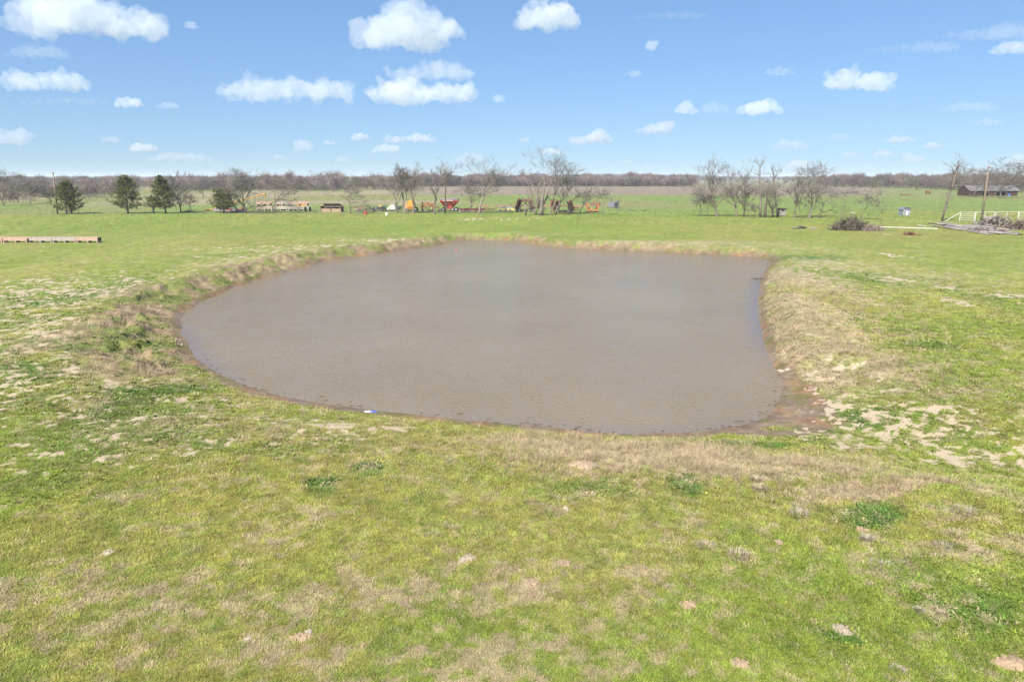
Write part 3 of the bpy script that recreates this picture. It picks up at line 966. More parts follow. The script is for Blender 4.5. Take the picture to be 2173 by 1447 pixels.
limb_tree(1646,461,'twisted dead tree with a slanting broken top by the hut',
 [[(1652,462,.3),(1645,440,.24),(1641,420,.2),(1637,400,.18),(1634,380,.16),(1632,370,.15),(1626,360,.08)],[(1640,461,.3),(1639,445,.25),(1643,435,.2)],[(1634,382,.1),(1642,370,.06),(1648,368,.03)]], 308, BARK, TWIG, name='dead_snag', twigs=5, tl=1.4)
limb_tree(1999,469,'tall dead tree trunk lopped like a pole with stubby top branches',
 [[(1998,469,.30),(2001,440,.26),(2005,415,.26),(2008,395,.26),(2011,372,.24),(2014,355,.2)],[(2012,385,.16),(2020,377,.12),(2023,366,.06)],[(2011,372,.14),(2006,362,.1),(2002,356,.05)],[(2013,365,.12),(2014,352,.08),(2012,346,.04)],
  [(2009,402,.15),(2014,398,.15),(2028,394,.1),(2042,388,.04)]], 309, BARK, TWIG, name='dead_snag', twigs=4, tl=1.6)

# ------------------------------------------------------------------ cedars
CEDAR_A = mat('cedar_foliage', (0.112, 0.118, 0.034), .85, var=.55, scale=1.6)
def cedar(px, py, top, half, low, label, seed, trunks=((0, 0),), shape=1.0, name='cedar_tree', density=1.0, leanx=0.0, group='cedars by the fence', loc=None, s=None):
    p = loc or gp(px, py)
    s = s or mpp(px, py)
    rnd = random.Random(seed)
    H, W, z0 = (py - top) * s, half * s, (py - low) * s
    root = empty(name, p)
    tr = MB()
    for dx, dy in trunks:
        pts = [Vector((dx * s, dy, -.15)), Vector((dx * s * .9, dy, z0 * .6)), Vector((dx * s * .6 + leanx * W * .3, dy * .6, z0 + (H - z0) * .35)), Vector((leanx * W, 0, z0 + (H - z0) * .85))]
        tr.tube(pts, [.26, .2, .13, .03], 7)
    fo = MB()
    # uneven lobes: boughs at their own heights and reaches
    boughs = []
    nb = int(74 * density)
    for i in range(nb):
        f = (i + rnd.random()) / nb
        z = z0 + (H - z0) * f
        prof = (1 - f) ** (.70 * shape) * (0.72 + 0.28 * min(1, f * 6))
        reach = W * prof * rnd.uniform(.62, 1.15) + .15
        az = i * 2.399 + rnd.uniform(-.4, .4)
        boughs.append((z, reach, az))
        tip = Vector((math.cos(az) * reach + leanx * W * f, math.sin(az) * reach, z + reach * rnd.uniform(-.05, .28)))
        base = Vector((leanx * W * f, 0, z - reach * .25))
        tr.tube([base, base.lerp(tip, .6), tip], [.06, .035, .012], 3, cap=False)
        for _ in range(int(11 * density)):
            t = rnd.uniform(.3, 1.02)
            c = base.lerp(tip, t) + Vector((rnd.gauss(0, .16), rnd.gauss(0, .16), rnd.gauss(.02, .13))) * (.6 + reach * .25)
            for _ in range(9):
                d = Vector((rnd.gauss(0, .7) + math.cos(az) * .5, rnd.gauss(0, .7) + math.sin(az) * .5, rnd.gauss(.35, .5))).normalized()
                L = rnd.uniform(.16, .42)
                sd = d.cross(Vector((rnd.gauss(0, 1), rnd.gauss(0, 1), rnd.gauss(0, 1)))).normalized() * rnd.uniform(.035, .09)
                q = c + Vector((rnd.gauss(0, .09), rnd.gauss(0, .09), rnd.gauss(0, .09)))
                fo.add([q - sd * .4, q + d * L * .55 + sd, q + d * L, q + d * L * .5 - sd], [(0, 1, 2, 3)])
    tr.build('trunk', BARK_DARK if len(trunks) == 1 else BARK, root, smooth=True)
    fo.build('crown', CEDAR_A, root)
    tag(root, label, 'tree', group)
    return root
cedar(148,454,387,37,445,'broad green cedar with two trunks beside the leaning pole',401,((-7,0),(2,.4)),.9,density=1.15)
cedar(270,453,376,38,440,'round topped green cedar standing alone on one trunk',402,((2,0),),.75,density=1.15,leanx=.08)
cedar(349,453,376,33,440,'tall narrow cedar whose tip leans right',403,((3,0),),1.0,density=1.15,leanx=-.05)
cedar(326,453,418,16,440,'small low cedar under the tall narrow one',404,((0,0),),.7,density=.5)
cedar(476,452,404,32,441,'dark low cedar above the silver auger hopper',405,((-1,0),(28,.6)),.55,density=1.1)
cedar(594,404,383,16,402,'small dark cedar in front of the far brush',406,((0,0),),.8,density=.6,group='cedars in the far brush')
cedar(641,405,383,10,403,'compact dark cedar alone before the far brush',407,((0,0),),.7,density=.6,group='cedars in the far brush')
cedar(1247,396,383,8,395,'dark cedar before the woods above the orange implement',408,((0,0),),.7,density=.45,group='cedars at the edge of the woods')
cedar(1322,396,386,9,395,'low dark cedar before the woods right of centre',409,((0,0),),.6,density=.45,group='cedars at the edge of the woods')
cedar(1578,393,383,8,392,'single round dark cedar out on the far field',410,((0,0),),.5,density=.45,group='cedars at the edge of the woods')
cedar(1773,397,380,14,396,'wide dark cedar at the left end of the right-hand woods',411,((0,0),),.6,density=.6,group='cedars at the edge of the woods')
cedar(1787,398,385,9,397,'smaller cedar just right of the wide one by the woods',414,((0,0),),.6,density=.45,group='cedars at the edge of the woods')
cedar(1826,398,380,9,397,'narrow dark cedar between two wider ones by the woods',412,((0,0),),.8,density=.5,group='cedars at the edge of the woods')
cedar(1852,399,378,17,398,'largest dark cedar before the right-hand woods',413,((0,0),),.6,density=.7,group='cedars at the edge of the woods')

# ------------------------------------------------------------------ woods far off
def wood_proto(seed, H, W, n_l, thick):
    rnd = random.Random(seed)
    B = grow(rnd, H, W, .16, fork=.12, limbs=n_l, lv=3, kids=(6, 5), spread=38, up=.12)
    me = branches_mesh(B, 0, 9, thick=1.0, rmin=thick, flare=False).mesh('wood_tree')
    me.materials.append(WOOD_M)
    return me
WOOD_M = tint_material('wood_bark', 0.0, var=.3)
WOODS = [('wood', wood_proto(501 + i, 10, w, l, t)) for i, (w, l, t) in enumerate(((7, 9, .035), (8, 10, .035), (6, 8, .04), (9, 12, .035)))]
BRUSH_P = [('brush', wood_proto(521 + i, 5, w, l, .03)) for i, (w, l) in enumerate(((5, 12), (6, 13)))]
def wood_mass(name, label, spots, protos, seed, tint, cat='woods'):
    """spots: list of (x, y, scale)"""
    rng = np.random.default_rng(seed)
    P = np.array(spots)
    n = len(P)
    z = height(P[:, 0], P[:, 1])
    s = P[:, 2]
    scl = np.stack([s * rng.uniform(.85, 1.25, n), s * rng.uniform(.85, 1.25, n), s * rng.uniform(.8, 1.2, n)], -1)
    rot = np.stack([np.zeros(n), np.zeros(n), rng.uniform(0, 6.28, n)], -1)
    t = np.array(tint)[None, :] * rng.uniform(.75, 1.3, (n, 1)) * (1 + rng.uniform(-.1, .1, (n, 3)))
    return instancer(name, np.stack([P[:, 0], P[:, 1], z], -1), rot, scl, t, rng.integers(0, len(protos), n).astype(np.int32), protos, label, cat)
def hump(u, Y):
    return 0.96 + .08 * math.sin(u * .137 + Y * .003) + .07 * math.sin(u * .061 + 1.3) + .08 * math.sin(u * .29 + Y * .01)
def scatter_px(seed, n, x0, x1, y0, y1, s0, s1, dens=None):
    """n places between distances y0 and y1 and view columns x0 to x1"""
    rnd = random.Random(seed)
    out = []
    while len(out) < n:
        Y = rnd.uniform(y0, y1)
        u = rnd.uniform(x0, x1)
        x = (u - 1086.5) / FPX * Y / CP
        if dens and rnd.random() > dens(u, Y):
            continue
        out.append((x, Y, rnd.uniform(s0, s1) * hump(u, Y)))
    return out
wood_mass('far_woods', 'long low line of far bare woods along the horizon', scatter_px(1, 9000, -700, 2900, 2300, 2900, .7, 1.1) + scatter_px(8, 2500, 1150, 1500, 2850, 3700, 1.0, 1.4) + scatter_px(2, 3500, -300, 2500, 1500, 1800, .6, 1.0, lambda u, Y: .15 + .85 * (fbm(np.array([u]), np.array([0.]), 130, 3, 71)[0] > .5)), WOODS, 11, (.135, .115, .122))
wood_mass('woods', 'band of bare brown woods behind the tan field', scatter_px(3, 2600, 860, 1450, 640, 800, .75, 1.1), WOODS, 12, (.165, .125, .115))
def ld(u, Y):
    return float(fbm(np.array([u * 1.0]), np.array([Y]), 70, 3, 73)[0] > .44)
wood_mass('brush_woods', 'tangle of bare brushy trees behind the left pasture', scatter_px(4, 1700, -250, 880, 430, 760, .55, .95, ld) + scatter_px(6, 420, -250, 330, 290, 420, .45, .7, ld) + scatter_px(7, 60, -100, 250, 230, 290, .35, .6) + scatter_px(16, 450, 420, 900, 470, 560, .7, 1.05), WOODS, 13, (.19, .152, .136))
def rd(u, Y):
    return float(Y > 640 - (u - 1700) * .62 and Y < 900 - (u - 1700) * .55)
wood_mass('right_woods', 'bare brown woods behind the red barn', scatter_px(5, 2600, 1700, 2600, 260, 900, .7, 1.1, rd), WOODS, 14, (.145, .110, .098))
wood_mass('far_hedges', 'thin far hedgerows between green fields', [(x, Y, s) for Y0 in (860, 1050, 1250) for (x, Y, s) in scatter_px(int(Y0), 260, -300, 2500, Y0, Y0 + 12, .3, .6, lambda u, Y: float(fbm(np.array([u]), np.array([Y0 * 1.0]), 90, 2, 75)[0] > .5))], WOODS, 15, (.15, .12, .105))
# single brushy trees one can tell apart in front of the woods
SOLO = [(8,437,360,40,'large twiggy tree at the left edge of the view'),(65,434,385,30,'multi-stemmed bare tree left of the leaning pole'),(108,432,392,20,'slanting bare sapling behind the leaning pole'),
 (195,412,380,22,'bare tree in the brush between the two left cedars'),(432,419,376,24,'bare tree in the brush with a clear dark stem'),(610,408,378,26,'bare tree in the brush behind the yellow implement'),
 (505,398,358,26,'tall round crowned tree rising above the left woods'),(688,402,362,30,'wide crowned tree rising above the woods behind the shed'),(716,402,360,24,'tall crowned tree beside the wide one above the woods'),
 (340,405,378,20,'bare tree behind the gap between cedars'),(1104,395,362,6,'small tree standing above the woods line'),(560,400,372,26,'bare tree in the brush above the auger tip'),(160,410,372,24,'bare tree in the brush behind the broad cedar'),
 (20,410,362,30,'tall crowned tree behind the large twiggy one')]
for i, (px, py, top, half, label) in enumerate(SOLO):
    bare_tree(px, py, top, half, label, 600 + i, 'single trees in the far brush', rmin=.03, fork=.15, limbs=9, lv=3, kids=(6, 5), spread=45)
bare_tree(2122,420,338,46,'big bare oak before the right end of the red barn',640,'trees round the barn',rmin=.03,fork=.3,limbs=9,spread=52,bark=BARK_DARK,r0=.42)
bare_tree(2066,419,356,34,'dense bare tree just left of the leaning pole by the barn',641,'trees round the barn',rmin=.03,fork=.3,limbs=9,spread=50)
bare_tree(2040,413,352,24,'slender bare tree at the left end of the barn',642,'trees round the barn',rmin=.025,fork=.3,limbs=8,spread=38,lean=.2)
bare_tree(2098,421,384,20,'low twiggy tree before the middle of the barn',644,'trees round the barn',rmin=.025,fork=.2,limbs=8,spread=50)
bare_tree(1945,405,368,30,'bare tree in the woods left of the lopped trunk',643,'trees round the barn',rmin=.03,fork=.2,limbs=9,spread=42)

# ------------------------------------------------------------------ paint and timber
RED = mat('faded_red_paint', (0.27, 0.05, 0.045), .5, var=.25, scale=1.2, spots=(0.24, 0.11, 0.07), spot_amt=.25)
DKRED = mat('dull_maroon_paint', (0.23, 0.065, 0.055), .65, var=.3, scale=1.2, spots=(0.17, 0.10, 0.07), spot_amt=.4)
ORANGE = mat('orange_paint', (0.42, 0.125, 0.045), .5, var=.2, scale=1.2, spots=(0.30, 0.14, 0.08), spot_amt=.2)
YELLOW = mat('yellow_paint', (0.48, 0.27, 0.05), .5, var=.2, scale=1.2, spots=(0.35, 0.2, 0.08), spot_amt=.2)
PALEYEL = mat('pale_yellow_paint', (0.58, 0.48, 0.17), .5, var=.15, scale=1.2)
WHITE = mat('white_paint', (0.50, 0.485, 0.45), .5, var=.08, scale=1.2, spots=(0.45, 0.36, 0.28), spot_amt=.1)
BLACK = mat('black_rubber', (0.025, 0.025, 0.028), .8, var=.3, scale=4)
DKBLUE = mat('dark_steel', (0.045, 0.05, 0.065), .55, var=.3, scale=2)
STEEL = mat('grey_steel', (0.33, 0.33, 0.34), .5, metal=.2, var=.25, scale=2, spots=(0.25, 0.17, 0.12), spot_amt=.25)
RUST = mat('rusty_iron', (0.20, 0.085, 0.05), .85, var=.4, scale=3, spots=(0.10, 0.05, 0.035), spot_amt=.4)
CONC = mat('weathered_concrete', (0.40, 0.345, 0.29), .9, var=.2, scale=2.5, spots=(0.27, 0.22, 0.18), spot_amt=.3, bump=.3)
PINKC = mat('pinkish_concrete', (0.42, 0.285, 0.215), .9, var=.2, scale=2.5, spots=(0.30, 0.22, 0.18), spot_amt=.3, bump=.3)
GREYC = mat('grey_pink_concrete', (0.36, 0.30, 0.27), .9, var=.2, scale=2.5, spots=(0.25, 0.22, 0.20), spot_amt=.3, bump=.3)
WOODG = mat('weathered_grey_wood', (0.30, 0.265, 0.25), .9, var=.3, scale=2, stretch=(1, 6, 6), bump=.3)
WOODD = mat('dark_old_wood', (0.115, 0.085, 0.07), .9, var=.4, scale=2, stretch=(1, 6, 6), bump=.3)
WOODT = mat('tan_wood', (0.36, 0.25, 0.17), .9, var=.3, scale=2, stretch=(1, 5, 5), bump=.3)
TIN = mat('weathered_tin', (0.24, 0.23, 0.24), .6, metal=.0, var=.2, scale=2, spots=(0.24, 0.16, 0.12), spot_amt=.3)
CREO = mat('pole_wood', (0.20, 0.155, 0.12), .9, var=.35, scale=2, stretch=(6, 6, .6), bump=.3)
GLASSY = mat('ceramic', (0.6, 0.6, 0.58), .3, var=.1)
TARP = mat('grey_tarp', (0.165, 0.175, 0.20), .7, var=.3, scale=1.5, bump=.3)
def start(name, px, py, label, cat, group=None, rz=0.0):
    o = empty(name, gp(px, py), rz)
    tag(o, label, cat, group)
    return o, mpp(px, py)
def wheel(root, s, c, r, w, axis='y', m=BLACK, rim=STEEL):
    """tyre with a rim as its sub-part, centre c in photograph units"""
    t = MB(s)
    t.lathe([(r * .55, -w / 2), (r * .88, -w / 2), (r, -w * .3), (r, w * .3), (r * .88, w / 2), (r * .55, w / 2)], c, 14, axis)
    o = t.build('wheel', m, root, smooth=False)
    q = MB(s)
    q.lathe([(r * .2, -w * .54), (r * .56, -w * .50), (r * .56, w * .50), (r * .2, w * .54)], c, 10, axis)
    q.build('rim', rim, o)
    return o

# ------------------------------------------------------------------ feed bunks by the left edge
def bunk(name, px0, px1, py, label, m, hgt=11.0, group='row of concrete feed bunks', feet=(.04, .52), dark_end=False, dy=0.0, dz=0.0):
    s = mpp(px0, py)
    p = gp((px0 + px1) / 2, py)
    root = empty(name, (p.x, p.y + dy, p.z + dz))
    W = px1 - px0 - .5
    h, dep = hgt, 14.0
    b = MB(s)
    b.prism([(-W / 2, h * .38), (W / 2, h * .38), (W / 2, h), (-W / 2, h)], -dep / 2, -dep / 2 + 1.6)
    b.prism([(-W / 2, h * .38), (W / 2, h * .38), (W / 2, h * 1.02), (-W / 2, h * 1.02)], dep / 2 - 1.6, dep / 2)
    b.box((0, 0, h * .45), (W, dep - 3.2, h * .14))
    b.build('trough', m, root)
    for f in feet + (.96,):
        q = MB(s)
        x = (f - .5) * W
        q.prism([(x - 1.2, -.6), (x + 1.2, -.6), (x + 1.0, h * .377), (x - 1.0, h * .377)], -dep / 2 + .3, dep / 2 - .3)
        q.build('foot', m, root)
    if dark_end:
        q = MB(s)
        q.box((W / 2 + .35, 0, h * .70), (.6, dep * .9, h * .58))
        q.build('end_board', WOODD, root)
    tag(root, label, 'feed bunk', group)
    return root
for px0, px1, m, lab, de in ((-42,10,PINKC,'concrete feed bunk cut off by the left edge of the view',0),(10,63,PINKC,'pinkish feed bunk second from the left edge',0),(63,114.5,GREYC,'greyish feed bunk in the middle of the long row',0),(114.5,166,GREYC,'greyish feed bunk next to the last of the row',0),(166,212,PINKC,'pinkish end bunk of the long row, with a dark end board',1)):
    bunk('feed_bunk', px0, px1, 514.5, lab, m, dark_end=de)

# ------------------------------------------------------------------ utility poles and wires
def pole(px, py, tx, ty, label, r=.16, arm=True):
    p = gp(px, py)
    s = mpp(px, py)
    root = empty('utility_pole', p)
    # the top lies over the base's distance: true lean from the picture
    t = at_y(tx, ty, p.y)
    v = Vector((t.x - p.x, 0, t.z - p.z))
    mb = MB()
    mb.tube([Vector((0, 0, -.3)) , v * .5, v], [r * 1.15, r, r * .75], 10)
    mb.build('pole', CREO, root, smooth=True)
    if arm:
        q = MB()
        q.tube([v * .97 + Vector((-.35, -.12, 0)), v * .97 + Vector((.35, -.12, 0))], .05, 6)
        q.build('bracket', RUST, root)
    for k in (0, 1):
        q = MB()
        z = v * (.985 - .11 * k)
        q.lathe([(.03, 0), (.07, .04), (.05, .08), (.07, .12), (.03, .17)], (z.x + (.3 if arm else .2) * (1 - 2 * k), z.y - .14, z.z), 8)
        q.build('insulator', GLASSY, root)
    tag(root, label, 'utility pole', 'utility poles')
    return p + v
tops = [pole(122,454,112,365,'leaning utility pole beside the broad left cedar'), pole(945,453,945.5,352,'bare utility pole in front of the red grain cart', arm=False), pole(2082,478,2099,352,'tall utility pole rising from the lumber pile')]
left_out = tops[0] + Vector((-75, -14, 0))
right_out = tops[2] + Vector((70, -30, 0))
def wire(a, b, sag, label):
    mb = MB()
    pts = []
    for k in range(25):
        t = k / 24
        q = a.lerp(b, t)
        q.z -= sag * 4 * t * (1 - t)
        pts.append(q)
    mb.tube(pts, .012, 4)
    o = mb.build('power_line', mat('aluminium_wire', (.35, .35, .36), .5, metal=.3))
    tag(o, label, 'wire', 'power line wires')
wire(left_out, tops[0] - Vector((0, 0, .4)), .6, 'power line running off the left edge from the leaning pole')
wire(tops[0] - Vector((0, 0, .4)), tops[1] - Vector((0, 0, 1.3)), 1.5, 'thin power line sagging from the left pole to the centre pole')
wire(tops[1] - Vector((0, 0, 1.3)), tops[2] - Vector((0, 0, .3)), 1.6, 'thin power line sagging from the centre pole to the right pole')
wire(tops[2] - Vector((0, 0, .3)), right_out, .6, 'power line running off the right edge from the right pole')

# ------------------------------------------------------------------ wire fence
FPATH = [(-60,455.5),(0,455),(300,453.5),(600,452),(900,453),(1200,456.5),(1500,459.5),(1800,464.5),(1993,468.5)]
def fpos(px):
    for (a, ya), (b, yb) in zip(FPATH[:-1], FPATH[1:]):
        if a <= px <= b:
            return gp(px, ya + (yb - ya) * (px - a) / (b - a))
    return gp(px, FPATH[-1][1])
def fence():
    rnd = random.Random(44)
    root = empty('wire_fence', fpos(960))
    tag(root, 'barbed wire fence on thin steel posts across the pasture', 'fence')
    o = Vector(root.location)
    post_mesh = MB()
    post_mesh.box((0, 0, .62), (.055, .02, 1.6)).box((0, .02, .62), (.014, .04, 1.6)).box((0, 0, 1.43), (.05, .03, .03))
    pm = post_mesh.mesh('post')
    pm.materials.append(mat('green_steel_post', (.10, .095, .08), .7, var=.3, scale=4))
    tipm = MB().box((0, 0, 1.36), (.065, .028, .13)).mesh('tip')
    tipm.materials.append(WHITE)
    pts = []
    px = -50.0
    while px < 1993:
        p = fpos(px)
        q = mesh_obj('post', pm, None, root, p - o)
        q.rotation_euler = (rnd.uniform(-.04, .04), rnd.uniform(-.05, .05), rnd.uniform(-.3, .3))
        q.scale = (1, 1, rnd.uniform(.9, 1.06))
        if rnd.random() < .35:
            mesh_obj('tip', tipm, None, q)
        pts.append(p - o)
        px += rnd.uniform(24, 30)
    wm = mat('barbed_wire', (.22, .19, .17), .6, metal=.3)
    for h in (.35, .62, .9, 1.18):
        mb = MB()
        mb.tube([q + Vector((0, -.03, h)) for q in pts], .006, 3)
        mb.build('wire', wm, root)
fence()
# dark wooden pen panel left of the stacked bunks
root, s = start('pen_panel', 566, 452.5, 'dark slatted pen panel in front of the stacked bunks', 'pen panel')
for k in range(9):
    x = -29 + 56 * k / 8
    mb = MB(s); mb.box((x, 0, 6.5 - (k % 3)), (1.0 if k % 2 else 1.5, 1.0, 14 - (k % 3) * 2), (0, .05 * ((k % 3) - 1), 0)); mb.build('post', WOODD, root)
for z in (4, 8.5, 11.5):
    mb = MB(s); mb.box((-2, .9, z), (54, .7, .5)); mb.build('rail', WOODD, root)

# ------------------------------------------------------------------ machines and scrap behind the fence
YARD = 'farm machinery behind the fence'
# auger: long yellow tube on a wheeled frame
a0, a1 = gp(441, 450), None
root, s = start('grain_auger', 500, 447.5, 'long yellow grain auger slanting up behind the thicket tree', 'auger', YARD)
mb = MB(s); mb.tube([(-59, 0, 1), (2, 0, 18), (62, 0, 34.5)], 1.25, 10); mb.build('tube', YELLOW, root)
mb = MB(s); mb.tube([(62, 0, 34.5), (64.5, 0, 34), (64.5, 0, 29)], [2.0, 2.4, 2.0], 8); mb.build('spout', YELLOW, root)
mb = MB(s); mb.tube([(20, -5, 3), (35, 0, 27)], .5, 5).tube([(20, 5, 3), (35, 0, 27)], .5, 5).tube([(20, -5, 3), (-10, 0, 14)], .4, 5).tube([(20, 5, 3), (-10, 0, 14)], .4, 5); mb.build('undercarriage', STEEL, root)
wheel(root, s, (20, -5.6, 3), 3, 2); wheel(root, s, (20, 5.6, 3), 3, 2)
mb = MB(s); mb.box((-60, 0, 1.5), (6, 5, 3), taper=1.3); mb.build('intake', RUST, root)
# silver hopper with red flank
root, s = start('low_hopper', 482, 449.5, 'low silver hopper wagon with a red flank under the dark cedar', 'wagon', YARD)
mb = MB(s); mb.prism([(-28, 4), (-24, 7.5), (-8, 8.5), (18, 7.5), (22, 4), (18, 1.6), (-22, 1.6)], -7, 7); mb.build('body', STEEL, root)
mb = MB(s); mb.prism([(-6, 7.8), (10, 7.2), (16, 3.5), (4, 3.2)], -7.25, -6.9); mb.build('side_panel', RED, root)
mb = MB(s); mb.prism([(-12, 8.6), (-4, 10.5), (4, 9.5), (6, 8)], -4, 4); mb.build('cover', RED, root)
mb = MB(s); mb.box((-3, 0, 1.0), (44, 11, 1.2)); mb.build('skid', DKBLUE, root)
root, s = start('fuel_tank', 513, 449.5, 'orange topped round tank with a white base', 'tank', YARD)
mb = MB(s); mb.lathe([(7, -.3), (7, 4.5)], n=16); mb.build('base', WHITE, root)
mb = MB(s); mb.lathe([(7.2, 4.52), (7.1, 6), (5.5, 8), (2, 9.2), (.3, 9.4)], n=16); mb.build('dome', ORANGE, root, smooth=True)
mb = MB(s); mb.lathe([(1, 9.2), (1, 10.3)], n=8); mb.build('cap', RUST, root)
# dark heap of brush
def heap(name, px, py, w, h, label, m, seed, n=120, cat='brush pile', thick=.05, flat=.5, second=None):
    p = gp(px, py)
    s = mpp(px, py)
    rnd = random.Random(seed)
    root = empty(name, p)
    mbs = (MB(), MB())
    W, H = w * s / 2, h * s
    for i in range(n):
        a = rnd.uniform(0, 6.28)
        q = math.sqrt(rnd.random())
        x, y = q * W * math.cos(a), q * W * .6 * math.sin(a)
        zmax = H * (1 - q * q) * rnd.uniform(.4, 1.05)
        d = Vector((rnd.gauss(0, 1), rnd.gauss(0, 1), rnd.gauss(flat, .5))).normalized()
        L = rnd.uniform(.3, .9) * min(W, 2.2)
        c = Vector((x, y, max(.02, zmax - L * .3)))
        e = c + d * L
        e.z = max(e.z, .03)
        mid_ = c.lerp(e, .5) + Vector((rnd.gauss(0, .08), rnd.gauss(0, .08), rnd.gauss(0, .08)))
        t = thick * rnd.uniform(.4, 1.4)
        mbs[i % 2].tube([c, mid_, e], [t, t * .8, t * .3], 4)
    mbs[0].build('branches', m, root)
    mbs[1].build('sticks', second or m, root)
    tag(root, label, cat)
    return root
heap('brush_pile', 403, 451, 24, 5, 'low dark brush heap between the bare trees right of the tall cedar', WOODD, 61, 70, thick=.06)
# stacked bunks in two tiers
for i, (x0, x1, y, m, dz, dy, lab) in enumerate(((546,580,447,CONC,0,0,'beige bunk at the left end of the stacked bunks'),(582,612,447,CONC,0,0,'beige bunk on the ground behind the bare tree stem'),(614,634,447,GREYC,0,0,'short beige bunk under the dark bundle'),(635,658,447,CONC,0,0,'beige bunk by the black tyres'),
   (543,572,446,PINKC,1.15,1.2,'pinkish bunk stacked at the left on the rear tier'),(584,612,446,CONC,1.15,1.2,'beige bunk stacked behind the red tool bar'),(613,652,446,PINKC,1.15,1.2,'long beige bunk topping the right end of the stack'))):
    bunk('feed_bunk', x0, x1, y, lab, m, hgt=8.5, group='stacked feed bunks behind the fence', dz=dz, dy=dy)
for px, lab in ((648,'black tyre leaning on the bunk stack, left of two'),(658,'black tyre leaning at the right end of the bunk stack')):
    root, s = start('old_tyre', px, 448.5, lab, 'tyre', 'old tyres by the bunks')
    mb = MB(s); mb.lathe([(2.6, -1.2), (4.2, -1.4), (4.9, -.7), (4.9, .7), (4.2, 1.4), (2.6, 1.2)], (0, 0, 4.7), 16, 'x'); mb.build('casing', BLACK, root)
    mb = MB(s); mb.lathe([(.8, -.9), (2.62, -.8), (2.62, .8), (.8, .9)], (0, 0, 4.7), 12, 'x'); mb.build('hub', RUST, root)
heap('scrap_bundle', 614, 446, 26, 13, 'dark bundle of scrap lying over the stacked bunks', DKBLUE, 62, 60, cat='scrap', thick=.09, flat=.2)
root, s = start('tool_bar', 598, 441, 'dull red tool bar perched behind the stacked bunks', 'implement', YARD)
mb = MB(s); mb.box((0, 0, 6), (12, 4, 1.6)).box((0, 0, 2.4), (1.6, 1.6, 6)); mb.build('bar', DKRED, root)
for x in (-4, 1, 5):
    mb = MB(s); mb.prism([(x - 1, 6.7), (x + 1, 6.7), (x + 2, 9.5), (x, 10)], -1, 1); mb.build('shank', DKRED, root)
root, s = start('yellow_implement', 641, 440, 'small orange yellow implement showing over the beige bunks', 'implement', YARD)
mb = MB(s); mb.box((0, 0, 4), (18, 4, 2.2)).box((-5, 0, 2), (1.5, 2, 4)).box((6, 0, 2), (1.5, 2, 4)); mb.build('frame', YELLOW, root)
for x in (-6, 0, 4):
    mb = MB(s); mb.tube([(x, 0, 5), (x + 2, 0, 8), (x + 5, 0, 6)], .8, 6); mb.build('arm', ORANGE, root)
# open shed
root, s = start('open_shed', 705, 449.5, 'low open fronted shed with a grey tin roof and tan planks', 'shed')
for k in range(11):
    mb = MB(s); mb.box((-19.5 + 3.95 * k, -10, 3.3), (3.75, .6, 7.6 - (k % 3) * .3)); mb.build('plank', WOODT, root)
mb = MB(s)
mb.box((-21, 0, 5.5), (.8, 18, 12)).box((22, 0, 5.5), (.8, 18, 12)).box((0, 9.5, 6.5), (42, .8, 14)); mb.build('wall', WOODD, root)
for x in (-21, 0, 21.5):
    mb = MB(s); mb.box((x, -10.8, 6.2), (1.0, 1.0, 13)); mb.build('post', WOODD, root)
for k in range(8):
    x = -15 + 4.5 * k + 1
    mb = MB(s); mb.box((x, -3, 15.2), (4.4, 19, .35), (-.28, 0, 0)); mb.build('roof_sheet', TIN, root)
mb = MB(s); mb.box((-18.5, -6, 11.3), (7, 9, .5), (-.2, 0, 0)).box((22.5, -5, 11.3), (6, 9, .5), (-.2, .3, 0)); mb.build('roof_lean', RUST, root)
root, s = start('water_trough', 680, 448.5, 'small grey metal trough left of the open shed', 'trough')
mb = MB(s); mb.lathe([(4.6, -.2), (5, 2), (5.1, 2.2), (4.6, 2.2), (4.4, .6)], n=16); mb.build('tub', STEEL, root)
mb = MB(s); mb.box((2.5, 5, 5), (5, 3, 8)).box((2, 5, 9.3), (7, 4, .5)); mb.build('stand', DKBLUE, root)
# flat trailer
root, s = start('flat_trailer', 768, 447.5, 'low beam trailer with a short stack of planks', 'trailer', YARD)
mb = MB(s); mb.box((0, -5, 4), (32, 1.6, 1.8)).box((0, 5, 4), (32, 1.6, 1.8)).box((-12, 0, 4), (2, 9, 1.6)).box((12, 0, 4), (2, 9, 1.6)); mb.build('frame', WOODT, root)
mb = MB(s); mb.box((17, 0, 4.4), (5, 2, 1.6), (0, -.3, 0)); mb.build('tongue', DKBLUE, root)
for k in range(4):
    mb = MB(s); mb.box((-3 + k * 2.6, -2 + k * 1.2, 5.4 + .6 * (k % 2)), (10, 1.1, 1.0), (0, 0, .08 * k)); mb.build('plank', WOODT if k % 2 else RUST, root)
for x in (-7, 7):
    wheel(root, s, (x, -6.6, 2), 2.1, 1.4); wheel(root, s, (x, 6.6, 2), 2.1, 1.4)
